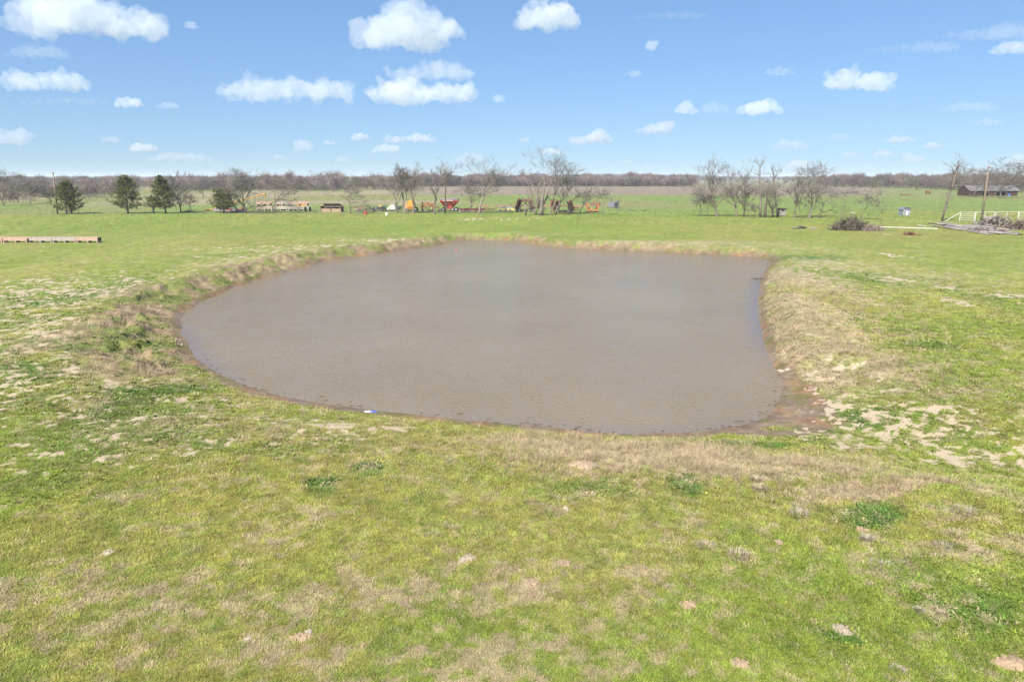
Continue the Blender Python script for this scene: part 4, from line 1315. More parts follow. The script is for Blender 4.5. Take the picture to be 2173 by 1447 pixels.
# dark mower
root, s = start('rotary_mower', 804, 448, 'black rotary mower with a yellow gearbox', 'mower', YARD)
mb = MB(s); mb.prism([(-16, 4), (-10, 8.5), (10, 9), (16, 5.5), (14, 3), (-13, 2.6)], -9, 9); mb.build('deck', DKBLUE, root)
mb = MB(s); mb.box((3, -1, 10.5), (5, 5, 3.4), taper=.7).tube([(3, -1, 11.5), (6, -1, 14.5)], .7, 6); mb.build('gearbox', YELLOW, root)
mb = MB(s); mb.tube([(-16, 0, 5), (-20, 0, 8), (-21, 0, 8)], 1, 6).tube([(8, 3, 9), (14, 3, 12), (17, 3, 8)], .8, 6); mb.build('hitch', DKBLUE, root)
mb = MB(s); mb.box((-4, -9.3, 6.4), (4, .3, 2.2)); mb.build('plate', STEEL, root)
wheel(root, s, (-9, -6, 2.1), 2.3, 2); wheel(root, s, (10, -6, 2.4), 2.7, 2)
# white machine
root, s = start('white_spreader', 832, 448, 'white hopper spreader on a drawbar', 'spreader', YARD)
mb = MB(s); mb.prism([(-10, 3), (-9, 8), (-4, 9.5), (-3, 13), (5, 13.5), (7.5, 10), (8, 3)], -7, 7); mb.build('hopper', WHITE, root)
mb = MB(s); mb.tube([(-9, 0, 3), (-15, 0, .8)], .9, 6); mb.build('drawbar', WHITE, root)
mb = MB(s); mb.box((0, 0, 2.2), (14, 10, 1.4)).prism([(8, 4), (17, 8), (20, 7), (16, 3), (9, 2)], -3, 3); mb.build('chassis', DKBLUE, root)
wheel(root, s, (-2, -8, 2), 2.2, 1.5); wheel(root, s, (-2, 8, 2), 2.2, 1.5)
# buckets in front of the fence
def bucket(px, py, m, label):
    root, s = start('bucket', px, py, label, 'bucket')
    mb = MB(s); mb.lathe([(2.6, -.2), (3.3, 4.8), (3.5, 4.9), (3.3, 5.2), (3.0, 5.1), (2.5, 1)], n=14); mb.build('pail', m, root)
    mb = MB(s); mb.tube([(-3.3, 0, 4.6), (-2.6, -2.2, 3.2), (0, -3.6, 2.6), (2.6, -2.2, 3.2), (3.3, 0, 4.6)], .15, 4); mb.build('handle', STEEL, root)
bucket(776, 455.5, mat('red_plastic', (.62, .045, .03), .4, var=.08), 'bright red feed tub standing in the pasture')
bucket(821, 457, mat('white_plastic', (.8, .8, .78), .4, var=.05), 'white bucket standing in the pasture left of the pale trees')
# round baler
root, s = start('round_baler', 870, 448, 'round hay baler with a yellow hood behind the pale tree', 'baler', YARD)
mb = MB(s); mb.prism([(-5, 4), (-6, 14), (-2, 22), (5, 23), (10, 19), (12, 10), (10, 4)], -9, 9); mb.build('chamber', YELLOW, root)
mb = MB(s); mb.prism([(-13, 3), (-13, 17), (-9, 20), (-5.2, 18), (-5.2, 3)], -7, 7); mb.build('side_shield', WOODT, root)
mb = MB(s); mb.prism([(-4, 6), (-4, 9), (11, 9), (11, 5)], -9.3, -9.05); mb.build('belt_cover', ORANGE, root)
wheel(root, s, (-4, -8.2, 3), 3.2, 2.2); wheel(root, s, (12.5, -8.2, 4), 4.2, 2.6); wheel(root, s, (12.5, 8.2, 4), 4.2, 2.6)
mb = MB(s); mb.box((0, 0, 3.3), (24, 8, 1.4)); mb.build('chassis', DKRED, root)
# hay rake
root, s = start('hay_rake', 914, 449.5, 'orange wheel rake with pale tine arms beside the centre pole', 'hay rake', YARD)
mb = MB(s); mb.tube([(-18, 0, 21), (-17, 0, 4), (-17, 0, 3)], 1.3, 6).tube([(-18, 0, 14), (18, 0, 9)], 1.3, 6).tube([(-10, 0, 19), (4, 0, 16), (4, 0, 3)], 1.3, 6).tube([(18, 0, 10), (18, 0, 3)], .7, 6).tube([(-18, 0, 18), (-10, 0, 17)], .6, 6); mb.build('frame', ORANGE, root)
for k in range(7):
    mb = MB(s); mb.tube([(-10 + 3.1 * k, -2, 13 - .5 * k), (-9 + 3.1 * k, -4, 4)], .55, 5); mb.build('tine_arm', WOODT if k % 2 else PALEYEL, root)
for k in range(3):
    mb = MB(s); mb.tube([(-9 + 5 * k, 1, 14), (-7 + 5 * k, 1, 18), (-3 + 5 * k, 1, 15)], .8, 5); mb.build('guard', ORANGE, root)
for x, y in ((-17, -3), (-2, -4), (4, 3), (18, 0), (20, -4)):
    wheel(root, s, (x, y, 2.6), 2.8, 1.6)
mb = MB(s); mb.box((-1, 0, 12), (10, 3, 3)); mb.build('beam', DKRED, root)
# grain cart
root, s = start('grain_cart', 954, 448.5, 'big red grain cart behind the centre pole', 'grain cart', YARD)
mb = MB(s)
rings = [(19, 25), (19, 20.5), (14, 14), (6, 7.5)]
vs_ = []
for rx, z in rings:
    ry = rx * .62
    vs_ += [(-rx, -ry, z), (rx, -ry, z), (rx, ry, z), (-rx, ry, z)]
fs_ = []
for i in range(3):
    for k in range(4):
        fs_.append((i * 4 + k, (i + 1) * 4 + k, (i + 1) * 4 + (k + 1) % 4, i * 4 + (k + 1) % 4))
fs_.append((12, 15, 14, 13))
mb.add(vs_, fs_); mb.build('hopper', RED, root)
mb = MB(s); mb.box((0, -11.9, 25.4), (39, .7, 1.4)).box((0, 11.9, 25.4), (39, .7, 1.4)).box((-19.1, 0, 25.4), (.7, 23.2, 1.4)).box((19.1, 0, 25.4), (.7, 23.2, 1.4)); mb.build('rim_rail', STEEL, root)
mb = MB(s); mb.prism([(2, 26), (18.6, 25.6), (19, 27), (10, 28), (2, 27.2)], -11, 11); mb.build('tarp_roll', TARP, root)
mb = MB(s); mb.box((-2, -12.15, 22.8), (22, .2, 1.6)); mb.build('stripe', WHITE, root)
mb = MB(s); mb.box((0, 0, 5.5), (30, 7, 2)).prism([(-5, 4.4), (5, 4.4), (7, 13), (-3, 13)], -8, -7.2).tube([(12, -6, 6), (9, -8, 15)], .7, 5).tube([(-12, -6, 6), (-12, -8, 15)], .7, 5); mb.build('chassis', RED, root)
ld_ = MB(s)
for x in (-8.4, -5.2):
    ld_.tube([(x, -9.5, 4), (x, -10.5, 18)], .28, 4)
for k in range(5):
    ld_.tube([(-8.4, -9.7 - .1 * k, 6 + 2.6 * k), (-5.2, -9.7 - .1 * k, 6 + 2.6 * k)], .22, 4)
ld_.build('ladder', STEEL, root)
wheel(root, s, (-13, -6.5, 4), 4.3, 3.2); wheel(root, s, (7, -6.5, 3.6), 3.9, 3.0); wheel(root, s, (14.5, -6.5, 4), 4.3, 3.2); wheel(root, s, (-13, 6.5, 4), 4.3, 3.2); wheel(root, s, (14.5, 6.5, 4), 4.3, 3.2)
# long red cutter
root, s = start('batwing_cutter', 1002, 450, 'long low maroon cutter under the tall rounded tree', 'cutter', YARD)
mb = MB(s); mb.box((0, 0, 3.8), (55, 13, 2.8)).prism([(-27, 5.2), (-24, 7.4), (24, 7.4), (27, 5.2)], -4, 4); mb.build('deck', DKRED, root)
mb = MB(s); mb.box((0, -6.8, 2.2), (55.4, .5, 3.2)); mb.build('skirt', mat('worn_grey_pink', (.33, .22, .2), .8), root)
for x in (-27, -8, 10, 27):
    mb = MB(s); mb.box((x, 0, 7.8), (1.6, 10, 3.4)); mb.build('rib', DKRED, root)
mb = MB(s); mb.tube([(-26.5, 0, 7), (-26.5, 0, 12)], .5, 5); mb.build('marker', ORANGE, root)
for x in (-16, 0, 17):
    wheel(root, s, (x, 4, 2), 2.3, 1.6)
# yellow planter
root, s = start('seed_planter', 1074, 449.5, 'pale yellow seed planter with black press wheels', 'planter', YARD)
mb = MB(s); mb.box((0, 0, 5), (34, 6, 4.2), taper=.94).box((-16, 0, 4.2), (4, 7, 2.6)).box((16, 0, 4.2), (4, 7, 2.6)); mb.build('body', PALEYEL, root)
for k in range(4):
    mb = MB(s); mb.box((-9.3 + 6.2 * k, 1, 9.1), (5.9, 5, 3.8), taper=1.1); mb.build('seed_box', STEEL, root)
for x in (-12.5, -.5, 8):
    wheel(root, s, (x, -3.6, 3), 3.1, 1.4)
mb = MB(s); mb.tube([(12, 0, 7), (12, 0, 13)], .35, 5).tube([(15, 0, 7), (15, 0, 13)], .35, 5); mb.build('marker', DKRED, root)
# folded disc harrows
DARKR = mat('dark_red_iron', (.11, .035, .03), .8, var=.3, scale=3)
DISCM = mat('dark_discs', (.045, .035, .032), .7, var=.3, scale=3)
def disc_harrow(px, py, w, h, label, seed, lean=1.0, panel=True):
    root, s = start('disc_harrow', px, py, label, 'disc harrow', YARD)
    rnd = random.Random(seed)
    mb = MB(s); mb.box((0, 0, 5), (w * .8, 5, 1.6)).box((-w * .22, 0, 8), (1.6, 3, 8)).box((w * .22, 0, 8), (1.6, 3, 8)).tube([(-w * .22, 0, 12), (0, 0, 17), (w * .22, 0, 12)], .8, 5); mb.build('frame', mat('dark_green_frame', (.05, .07, .035), .6, var=.4, scale=2), root)
    for sd in (-1, 1):
        g = MB(s); g.tube([(sd * w * .47, -2, 7), (sd * w * .30, -2, h)], .9, 5).tube([(sd * w * .36, 2, 7), (sd * w * .20, 2, h - 3)], .9, 5); g.build('wing_bar', DKRED, root)
        for k in range(18):
            t = (k % 9) / 8
            o2 = k // 9
            c = Vector((sd * w * (.47 - .11 * o2 - .17 * t), -2 + 4 * o2, 7 + (h - 7 - 3 * o2) * t))
            ax = Vector((-sd * .35, -.75, .5)).normalized()
            d = MB(s); d.cyl(c - ax * .25, c + ax * .25, 2.9, 12); d.build('disc', (RUST, DISCM, DISCM, DARKR)[k % 4], root)
    for k in range(12):
        x = -w * .42 + w * .84 * k / 11
        ax = Vector((.6, -.8, 0))
        c = Vector((x, -3 + 2 * (k % 2), 2.6))
        d = MB(s); d.cyl(c - ax * .3, c + ax * .3, 2.7, 12); d.build('disc', (DISCM, RUST, STEEL)[k % 3], root)
    if panel:
        p_ = MB(s); p_.prism([(-w * .15, 20), (w * .28, 22), (w * .33, h), (-w * .1, h + 1)], 1, 2.2); p_.build('folded_wing', RUST, root)
    wheel(root, s, (-w * .28, -1, 3.4), 3.6, 2); wheel(root, s, (w * .28, -1, 3.4), 3.6, 2)
    return root
disc_harrow(1114, 450, 42, 27, 'folded disc harrow with a red wing left of the old tree', 71)
disc_harrow(1196, 452, 44, 25, 'folded disc harrow with red discs right of the old tree', 72, panel=False)
root, s = start('upright_implement', 1172, 440, 'upright faded red frame between the two folded disc harrows', 'implement', YARD)
mb = MB(s); mb.box((-3, 0, 8), (1.4, 2, 16)).box((4, 0, 8), (1.4, 2, 16)).box((.5, 0, 15), (8, 2, 1.6)); mb.build('frame', DKRED, root)
mb = MB(s); mb.box((.5, 0, 9), (5.6, .8, 8)); mb.build('panel', RED, root)
for px_, py_, w_, h_, m_, lab_ in ((898,446,14,9,DKRED,'maroon cultivator section left of the hay rake'),(1040,448,18,6,RUST,'rusty cultivator section left of the yellow planter'),(1146,447,20,9,DARKR,'dark red cultivator section behind the old tree'),(1222,447,12,8,RUST,'rusty cultivator section left of the small bare tree'),(848,446,12,9,DKBLUE,'dark cultivator section right of the white spreader'),(762,444,22,4,DKRED,'dull red cultivator behind the beam trailer')):
    root, s = start('cultivator', px_, py_, lab_, 'cultivator', YARD)
    mb = MB(s); mb.box((0, 0, h_ * .75), (w_, 2.2, 1.5)).box((0, 4, h_ * .75), (w_ * .8, 1.6, 1.2)).box((0, 2, h_ * .75), (1.4, 6, 1.2)); mb.build('frame', m_, root)
    for k in range(6):
        x = (k / 5 - .5) * w_ * .92
        mb = MB(s); mb.tube([(x, 0, h_), (x + .4, 1.5, h_ * .6), (x, -1, h_ * .3), (x + .5, 0, -.1)], .5, 5); mb.build('tine', m_, root)
# orange folded implement
root, s = start('orange_folding_mower', 1257, 450.5, 'orange implement with two arms folded upright', 'mower', YARD)
mb = MB(s); mb.box((0, 0, 3.6), (18, 6, 3)).box((-6, -3, 4.6), (4, 2, 4)).box((6, -3, 4.6), (4, 2, 4)); mb.build('frame', mat('faded_orange', (.50, .22, .11), .6, var=.2), root)
for sd in (-1, 1):
    mb = MB(s); mb.box((sd * 11, 0, 11), (3.2, 5, 17), (0, sd * .16, 0)); mb.build('folded_arm', ORANGE, root)
    mb = MB(s); mb.box((sd * 15, 0, 16.5), (4.5, 3, 2.2)); mb.build('arm_tip', DKBLUE, root)
    mb = MB(s); mb.tube([(sd * 6, 0, 5), (sd * 8.5, 0, 11)], 1.1, 6); mb.build('cylinder', BLACK, root)
    wheel(root, s, (sd * 6, 2, 2.2), 2.4, 1.8)
mb = MB(s); mb.box((-2, -1, 7.3), (5, 4, 3.4), taper=.7); mb.build('gearbox', YELLOW, root)
mb = MB(s); mb.box((0, 3, 1.4), (34, 4, .6)); mb.build('skid', DKBLUE, root)
# red implement behind the forked tree
root, s = start('red_drag', 1264, 436, 'faded red drag frame out behind the orange implement', 'implement', YARD)
mb = MB(s); mb.tube([(-10, 0, 5), (10, 0, 5)], .8, 5).tube([(-10, 0, 1.2), (12, 0, 1.2)], .7, 5).tube([(-6, 0, 8.5), (2, 0, 9)], .6, 5); mb.build('frame', DKRED, root)
for x in (-10, -5, 0, 5, 10):
    mb = MB(s); mb.tube([(x, 0, 7 if abs(x) < 7 else 5), (x, 0, -.2)], .5, 5); mb.build('tooth', DKRED, root)
# tarped box
root, s = start('tarped_box', 1301, 441, 'grey tarp covered box tilting on the grass behind the fence', 'box')
mb = MB(s); mb.prism([(-12, 3), (-8, 12), (11, 14.5), (10, 1), (-4, .4)], -7, 7, .92, 0, 7); mb.build('cover', TARP, root)
mb = MB(s); mb.prism([(1, 1.6), (2, 11.6), (9.8, 12.6), (9.3, 1.8)], -7.3, -7.02); mb.build('dark_side', DKBLUE, root)
mb = MB(s); mb.box((0, 0, -.3), (20, 12, 1.2)); mb.build('pallet', WOODD, root)
# dark tubes on the grass right of it
for px, py, w, lab in ((1338,447,22,'dark log lying on the grass right of the tarped box'),(1368,448,11,'short dark log further right of the tarped box')):
    root, s = start('fallen_log', px, py, lab, 'log', 'logs in the far pasture')
    mb = MB(s); mb.tube([(-w / 2, 0, .5), (0, .6, .9), (w / 2, 0, .6)], [.5, .8, .5], 7); mb.build('stem', WOODD, root)
    mb = MB(s); mb.tube([(1, .4, .9), (3, -.8, 1.7), (5, -1, 1.5)], [.3, .22, .1], 5); mb.build('branch', WOODD, root)
# small hut by the right-hand row
root, s = start('small_hut', 1658, 457.5, 'small grey wooden hut with a flat overhanging roof', 'hut')
for k in range(6):
    mb = MB(s); mb.box((-5.4 + 2.2 * k, -6, 7), (2.05, .5, 13)); mb.build('plank', WOODG, root)
mb = MB(s); mb.box((-6.4, 0, 7), (.5, 12, 13)).box((6.4, 0, 7), (.5, 12, 13)).box((0, 6, 7), (13, .5, 13)); mb.build('wall', WOODD, root)
mb = MB(s); mb.box((1, -.5, 14.4), (18, 16, 1.4), (-.08, .04, 0)); mb.build('roof', WOODD, root)
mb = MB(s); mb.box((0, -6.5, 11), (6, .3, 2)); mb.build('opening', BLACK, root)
for x in (-5, 5):
    mb = MB(s); mb.box((x, 0, .3), (1.2, 12, 1.6)); mb.build('skid', WOODD, root)
# striped calf hut
root, s = start('calf_hut', 1918, 457.5, 'pale grey hut with a faceted roof and dark slatted sides', 'hut', rz=.25)
mb = MB(s); mb.prism([(-9, .2), (-8.5, 12), (-6, 16), (6, 16), (9.5, 11), (9, .2)], -6, 6); mb.build('shell', TARP, root)
for k in range(5):
    mb = MB(s); mb.box((-6.5, -6.3, 2 + 2.4 * k), (4.2, .4, 1.2), (0, -.3, 0)); mb.build('slat', WHITE, root)
mb = MB(s); mb.box((1, -6.35, 5.5), (6.5, .4, 9.5)); mb.build('door', mat('pale_panel', (.55, .56, .6), .6), root)
mb = MB(s); mb.box((7.2, -6.3, 6), (3, .4, 10)); mb.build('panel', mat('blue_grey_panel', (.3, .33, .4), .6), root)
mb = MB(s); mb.prism([(-9.6, 12), (-6.6, 16.1), (6.4, 16.1), (10.2, 11), (10.2, 12), (6.5, 17.2), (-6.7, 17.2), (-9.6, 13)], -6.8, 6.6); mb.build('roof', mat('slate_roof', (.14, .15, .18), .7), root)
# crumpled tin
root, s = start('crumpled_tin', 1697, 486, 'crumpled sheets of grey roofing tin lying in the pasture', 'scrap metal')
rnd = random.Random(81)
for k, (x, z, w, h, ry, rx) in enumerate(((-8, 1, 16, 4, .1, .3), (4, 4, 17, 9, .55, .5), (10, 3.5, 12, 8, .75, .8), (0, 2, 12, 6, .3, .9), (-14, .8, 8, 3, -.1, .2))):
    mb = MB(s)
    n = 9
    m_ = Euler((rx - 1.0, ry * .5, .2 * k)).to_matrix()
    vs_ = []
    for i in range(n):
        for j in (0, 1):
            q = m_ @ Vector(((i / (n - 1) - .5) * w, (j - .5) * h, .35 * (i % 2)))
            vs_.append((x + q.x, q.y, max(.1, z + q.z)))
    mb.add(vs_, [(2 * i, 2 * i + 2, 2 * i + 3, 2 * i + 1) for i in range(n - 1)])
    o = mb.build('tin_sheet', mat('loose_tin', (.42, .41, .44), .5, var=.25, scale=2), root)
    sd = o.modifiers.new('thickness', 'SOLIDIFY'); sd.thickness = .01
heap('stick_heap', 1727, 487, 16, 4, 'small pale heap of sticks right of the crumpled tin', WOODG, 63, 40, cat='brush pile', thick=.03)
# root ball and brush
heap('brush_pile', 1802, 488, 76, 26, 'large dark brush pile with an upturned root mass', mat('dark_brush', (.072, .058, .046), .95, var=.4, scale=3), 64, 620, thick=.05, flat=.8, second=mat('brown_brush', (.15, .122, .098), .95, var=.4, scale=3))
heap('brush_pile', 1852, 490, 40, 14, 'pale brown brush heap trailing right of the dark pile', mat('pale_brush', (.25, .19, .16), .95, var=.3, scale=3), 65, 300, thick=.035, flat=.4)
# tube frame
root, s = start('tube_frame', 1868, 485, 'rusty triangular pipe frame right of the brush pile', 'pipe frame')
mb = MB(s)
mb.tube([(-4, 0, -.2), (1, 0, 16)], .45, 6).tube([(7, 1, -.2), (1, 0, 16)], .45, 6).tube([(1, 0, 16), (-18, 2, 8)], .4, 6).tube([(-2.6, 0, 5), (5, .7, 5)], .35, 6)
mb.build('pipe', mat('green_rust_pipe', (.12, .12, .08), .7), root)
# long white pipes
for x0, y0, x1, y1, lab in ((1858,483,1916,484,'white pipe lying left of the lumber pile, nearer the pipe frame'),(1914,484.5,1990,486.5,'white pipe reaching into the lumber pile'),(1946,478.5,1964,481,'short pale stick above the white pipes')):
    a, b = gp(x0, y0), gp(x1, y1)
    mb = MB(); mb.tube([Vector((0, 0, .08)), b - a + Vector((0, 0, .08))], .075, 8)
    o = mb.build('white_pipe', WHITE, None, a); tag(o, lab, 'pipe', 'white pipes on the grass')
# rust heap
heap('scrap_heap', 1934, 499, 32, 5, 'low rusty scrap heap alone on the grass', RUST, 66, 90, cat='scrap', thick=.05, flat=.2, second=mat('dark_rust', (.10, .035, .025), .9))
# lumber and poles
def lumber():
    rnd = random.Random(90)
    n = 0
    for i in range(34):
        # long grey poles fanned over the grass
        t = i / 33
        x0 = 1972 + 70 * t + rnd.uniform(-10, 30)
        y0 = 478 + rnd.uniform(-4, 5) + 9 * t
        L = rnd.uniform(60, 125)
        x1, y1 = x0 + L, y0 + L * rnd.uniform(.09, .16)
        a, b = gp(x0, y0), gp(min(x1, 2260), min(y1, 501))
        a = a + Vector((0, 0, .1 + .10 * (i % 3)))
        b = b + Vector((0, 0, .12 + .12 * rnd.random()))
        r = rnd.uniform(.07, .13)
        yield a, b, r
k = 0
LUM = [('leftmost grey pole end of the pile, beside the white pipe', 0)]
for k, (a, b, r) in enumerate(lumber()):
    mb = MB()
    v = b - a
    mb.tube([Vector((0, 0, r * .2)), v * .5, v], [r, r * .95, r * .85], 8)
    o = mb.build('fence_pole', WOODG if k % 4 else WOODD, None, a)
    tag(o, 'one of many long grey poles heaped on the grass before the white gates', 'pole', 'heaped grey poles')
    c = MB(); d = v.normalized(); c.cyl(v, v + d * .03, r * .8, 8)
    c.build('cut_end', BLACK, o)
# short dark pipe stubs lying crosswise
rnd = random.Random(91)
for k in range(16):
    a = gp(2058 + 70 * (k / 15) + rnd.uniform(-3, 3), 488 + rnd.uniform(-2.5, 5) + 4 * k / 15)
    an = rnd.uniform(.5, .9)
    v = Vector((math.cos(an), math.sin(an), .05)) * rnd.uniform(.8, 1.5)
    mb = MB(); mb.tube([Vector((0, 0, .28)), v + Vector((0, 0, .3))], .075, 7)
    o = mb.build('pipe_stub', RUST if k % 3 == 0 else DKBLUE, None, a)
    tag(o, 'short dark pipe lying crosswise on the heaped grey poles', 'pipe', 'short dark pipes')
# scrap wood heap
heap('scrap_wood_pile', 2108, 481, 66, 24, 'tall tangled heap of old boards before the white gates', WOODD, 67, 330, cat='wood pile', thick=.085, flat=.5, second=WOODG)
heap('scrap_wood_pile', 2158, 487, 46, 22, 'dark tangled heap of boards at the right edge', WOODD, 68, 220, cat='wood pile', thick=.08, flat=.4, second=mat('brown_boards', (.2, .145, .11), .9, var=.4))
for k, (x, h, an) in enumerate(((2131, 26, -.5), (2126, 20, -.55), (2145, 24, -.7), (2122, 28, 1.2))):
    root, s = start('leaning_board', x, 480, ('pale board leaning on the tangled heap, steepest of the leaning boards','shorter pale board leaning on the tangled heap','grey board leaning on the right side of the heap','wide grey board lying across the top of the heap')[k], 'board', 'boards leaning on the heap')
    mb = MB(s); mb.box((0, -4, h * .45), (1.3, .5, h), (0, an, 0)); mb.build('board', (WOODT, WOODG, WOODG, WOODG)[k], root)
# white gates
def gate(x0, x1, y0, y1, h, label, bars, posts=True, brace=False):
    a, b = gp(x0, y0), gp(x1, y1)
    s = mpp(x0, y0)
    H = h * s
    v = b - a
    root = empty('pipe_gate', a)
    tag(root, label, 'gate', 'white pipe gates')
    for f in (0, 1) + ((.5,) if bars < 3 else ()):
        m = MB(); m.tube([v * f + Vector((0, 0, -.2)), v * f + Vector((0, 0, H))], .07 if f != .5 else .045, 8); m.build('upright', WHITE, root)
    for k in range(bars):
        z = H * (1 - .94 * k / max(bars - 1, 1)) - (.0 if k else .05)
        m = MB(); m.tube([Vector((0, 0, max(z, .12))), v + Vector((0, 0, max(z, .12)))], .045, 8); m.build('rail', WHITE, root)
    if brace:
        c = gp(x0 - 30, y0 + .5) - a
        m = MB(); m.tube([Vector((0, 0, H * .97)), c], .06, 8); m.build('brace', WHITE, root)
gate(2036, 2067, 469, 468.5, 18.5, 'white pipe fence panel with a slanting brace at its left', 5, brace=True)
gate(2069, 2108.5, 468, 468, 18, 'white gate frame behind the boards, left of two open frames', 1)
gate(2111.5, 2159, 468, 467, 18, 'white gate frame behind the boards, right of two open frames', 1)
gate(2160.5, 2230, 467, 466, 18, 'white pipe fence panel cut by the right edge', 5)
# barn
root, s = start('barn', 2092, 415.5, 'red brown barn with a grey tin roof before the right-hand woods', 'barn')
mb = MB(s)
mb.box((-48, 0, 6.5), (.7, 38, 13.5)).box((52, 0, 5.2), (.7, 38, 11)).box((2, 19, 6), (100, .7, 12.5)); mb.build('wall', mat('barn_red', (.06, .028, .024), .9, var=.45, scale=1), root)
for k in range(12):
    x = -46 + 8.3 * k
    if k in (3, 4, 7, 8):
        continue
    mb = MB(s); mb.box((x + 2, -19, 4.7), (8.1, .7, 10)); mb.build('wall_panel', mat('barn_red', (.15, .06, .05)), root)
for x in (-48, -22, 6, 30, 52):
    mb = MB(s); mb.box((x, -20, 5), (1, 1, 11)); mb.build('post', WOODD, root)
mb = MB(s); mb.prism([(-49, 9), (-49.5, 10), (-48, 12)], 0, 1)
for k in range(15):
    x = -46 + 7.1 * k
    w_ = 6.9
    mb = MB(s)
    mb.add([(x - w_ / 2, -22, 10 + .35 * (k % 2)), (x + w_ / 2, -22, 10 + .35 * (k % 2)), (x + w_ / 2 - .06 * 0, 0, 21.5), (x - w_ / 2, 0, 21.5), (x - w_ / 2, 21, 11), (x + w_ / 2, 21, 11)], [(0, 1, 2, 3), (3, 2, 5, 4)])
    o = mb.build('roof_sheet', mat('barn_tin', (.13, .115, .12), .7, var=.25, scale=.6, spots=(.12, .07, .05), spot_amt=.35), root)
    sd = o.modifiers.new('thickness', 'SOLIDIFY'); sd.thickness = .05
mb = MB(s); mb.prism([(-48, 10), (-48, 10.2), (-47.6, 10.2), (-47.6, 10)], -19, 19)
mb.add([(-48.4, -19, 10), (-48.4, 19, 10), (-48.4, 0, 21)], [(0, 1, 2)]); mb.build('gable', mat('barn_red', (.15, .06, .05)), root)
mb = MB(s); mb.lathe([(2, 0), (2, 5)], (33, -23, 0), 10); mb.build('barrel', mat('blue_barrel', (.06, .16, .42), .5), root)
# far odds and ends
for px, py, w, h, m, lab in ((1804,410,34,2.2,WOODD,'long dark trough far out in the right pasture'),(1921,415,20,2.6,RUST,'rusty low trailer out in the right pasture'),(1969,412,8,7,RUST,'small rusty bin at the edge of the right-hand woods')):
    root, s = start('stock_feeder', px, py, lab, 'feeder', 'far feeders')
    mb = MB(s); mb.prism([(-w / 2, h * .3), (w / 2, h * .3), (w / 2, h), (-w / 2, h)], -3, 3); mb.build('bin', m, root)
    for f in (-.42, .42):
        mb = MB(s); mb.box((w * f, 0, h * .15 - .1), (1, 5, h * .3 + .2)); mb.build('leg', m, root)
root, s = start('white_sheet', 1810, 452.5, 'white scrap of sheet lying in the pasture behind the brush pile', 'scrap')
mb = MB(s); mb.box((0, 0, .6), (9, 5, .5), (.1, .05, .2)).box((2, 1, 1.1), (5, 4, .4), (0, -.1, .5)); mb.build('sheet', WHITE, root)
for px, py, w, h, lab in ((66,380.2,14,3.4,'white far farm building on the left horizon'),(80,379.6,9,3,'smaller white far shed beside the left horizon building'),(1622,381,10,2.2,'tiny pale building far off right of centre')):
    root, s = start('far_building', px, py, lab, 'building', 'far farm buildings')
    mb = MB(s); mb.box((0, 0, h * .3), (w, w * .6, h * .7)); mb.build('wall', WHITE, root)
    mb = MB(s); mb.prism([(-w * .52, h * .66), (w * .52, h * .66), (w * .5, h * .72), (0, h), (-w * .5, h * .72)], -w * .32, w * .32); mb.build('roof', TIN, root)

# ------------------------------------------------------------------ things in and around the pond
p = at_z(968, 529, WATER_Z)
root = empty('float', p); tag(root, 'small red jug floating on the far part of the pond', 'float')
mb = MB(); mb.lathe([(.04, -.16), (.08, -.13), (.09, .1), (.04, .16), (.03, .2)], (0, 0, .01), 12, 'x'); mb.build('jug', mat('faded_red_plastic', (.36, .07, .06), .5, var=.08), root, smooth=True)
mb = MB(); mb.lathe([(.035, .2), (.035, .24)], (0, 0, .01), 10, 'x'); mb.build('cap', BLACK, root)
p = at_z(787, 877, WATER_Z + .03)
root = empty('bottle', p, .1); tag(root, 'crushed blue and white plastic bottle at the near waterline', 'bottle')
mb = MB(); mb.lathe([(.06, -.26), (.075, -.24), (.075, -.02), (.07, .0)], (0, 0, .05), 10, 'x'); mb.build('body', mat('dull_plastic', (.42, .42, .44), .4), root, smooth=True)
mb = MB(); mb.lathe([(.072, .0), (.078, .02), (.075, .16), (.03, .25), (.03, .29)], (0, 0, .05), 10, 'x'); mb.build('label', mat('blue_plastic', (.07, .11, .33), .4), root, smooth=True)
p = at_z(1606, 593, WATER_Z)
root = empty('driftwood', p); tag(root, 'dark driftwood branch lying in the water by the right bank', 'branch')
mb = MB(); mb.tube([(.7, .1, .12), (0, 0, .06), (-.5, -.1, .12), (-.8, -.2, .02)], [.06, .05, .035, .015], 6); mb.build('stem', WOODD, root)
mb = MB(); mb.tube([(0, 0, .06), (-.2, .2, .22), (-.5, .3, .26)], [.03, .02, .01], 5).tube([(.3, 0, .08), (.1, -.3, .18)], [.03, .01], 5); mb.build('twig', WOODD, root)
p = at_z(1303, 522, WATER_Z)
root = empty('driftwood', p); tag(root, 'thin dark stick floating near the far bank', 'branch')
mb = MB(); mb.tube([(-.6, 0, .02), (0, .05, .05), (.6, 0, .02)], [.02, .04, .02], 5); mb.build('stem', WOODD, root)
STONE = mat('limestone', (.33, .28, .22), .9, var=.2, scale=8, spots=(.3, .24, .18), spot_amt=.25, bump=.4)
DIRT = [mat('tan_dirt', (.30, .215, .135), .95, var=.25, scale=14, bump=.6), mat('reddish_dirt', (.28, .205, .135), .95, var=.3, scale=14, bump=.6), mat('pale_dirt', (.30, .245, .18), .95, var=.3, scale=14, bump=.6)]
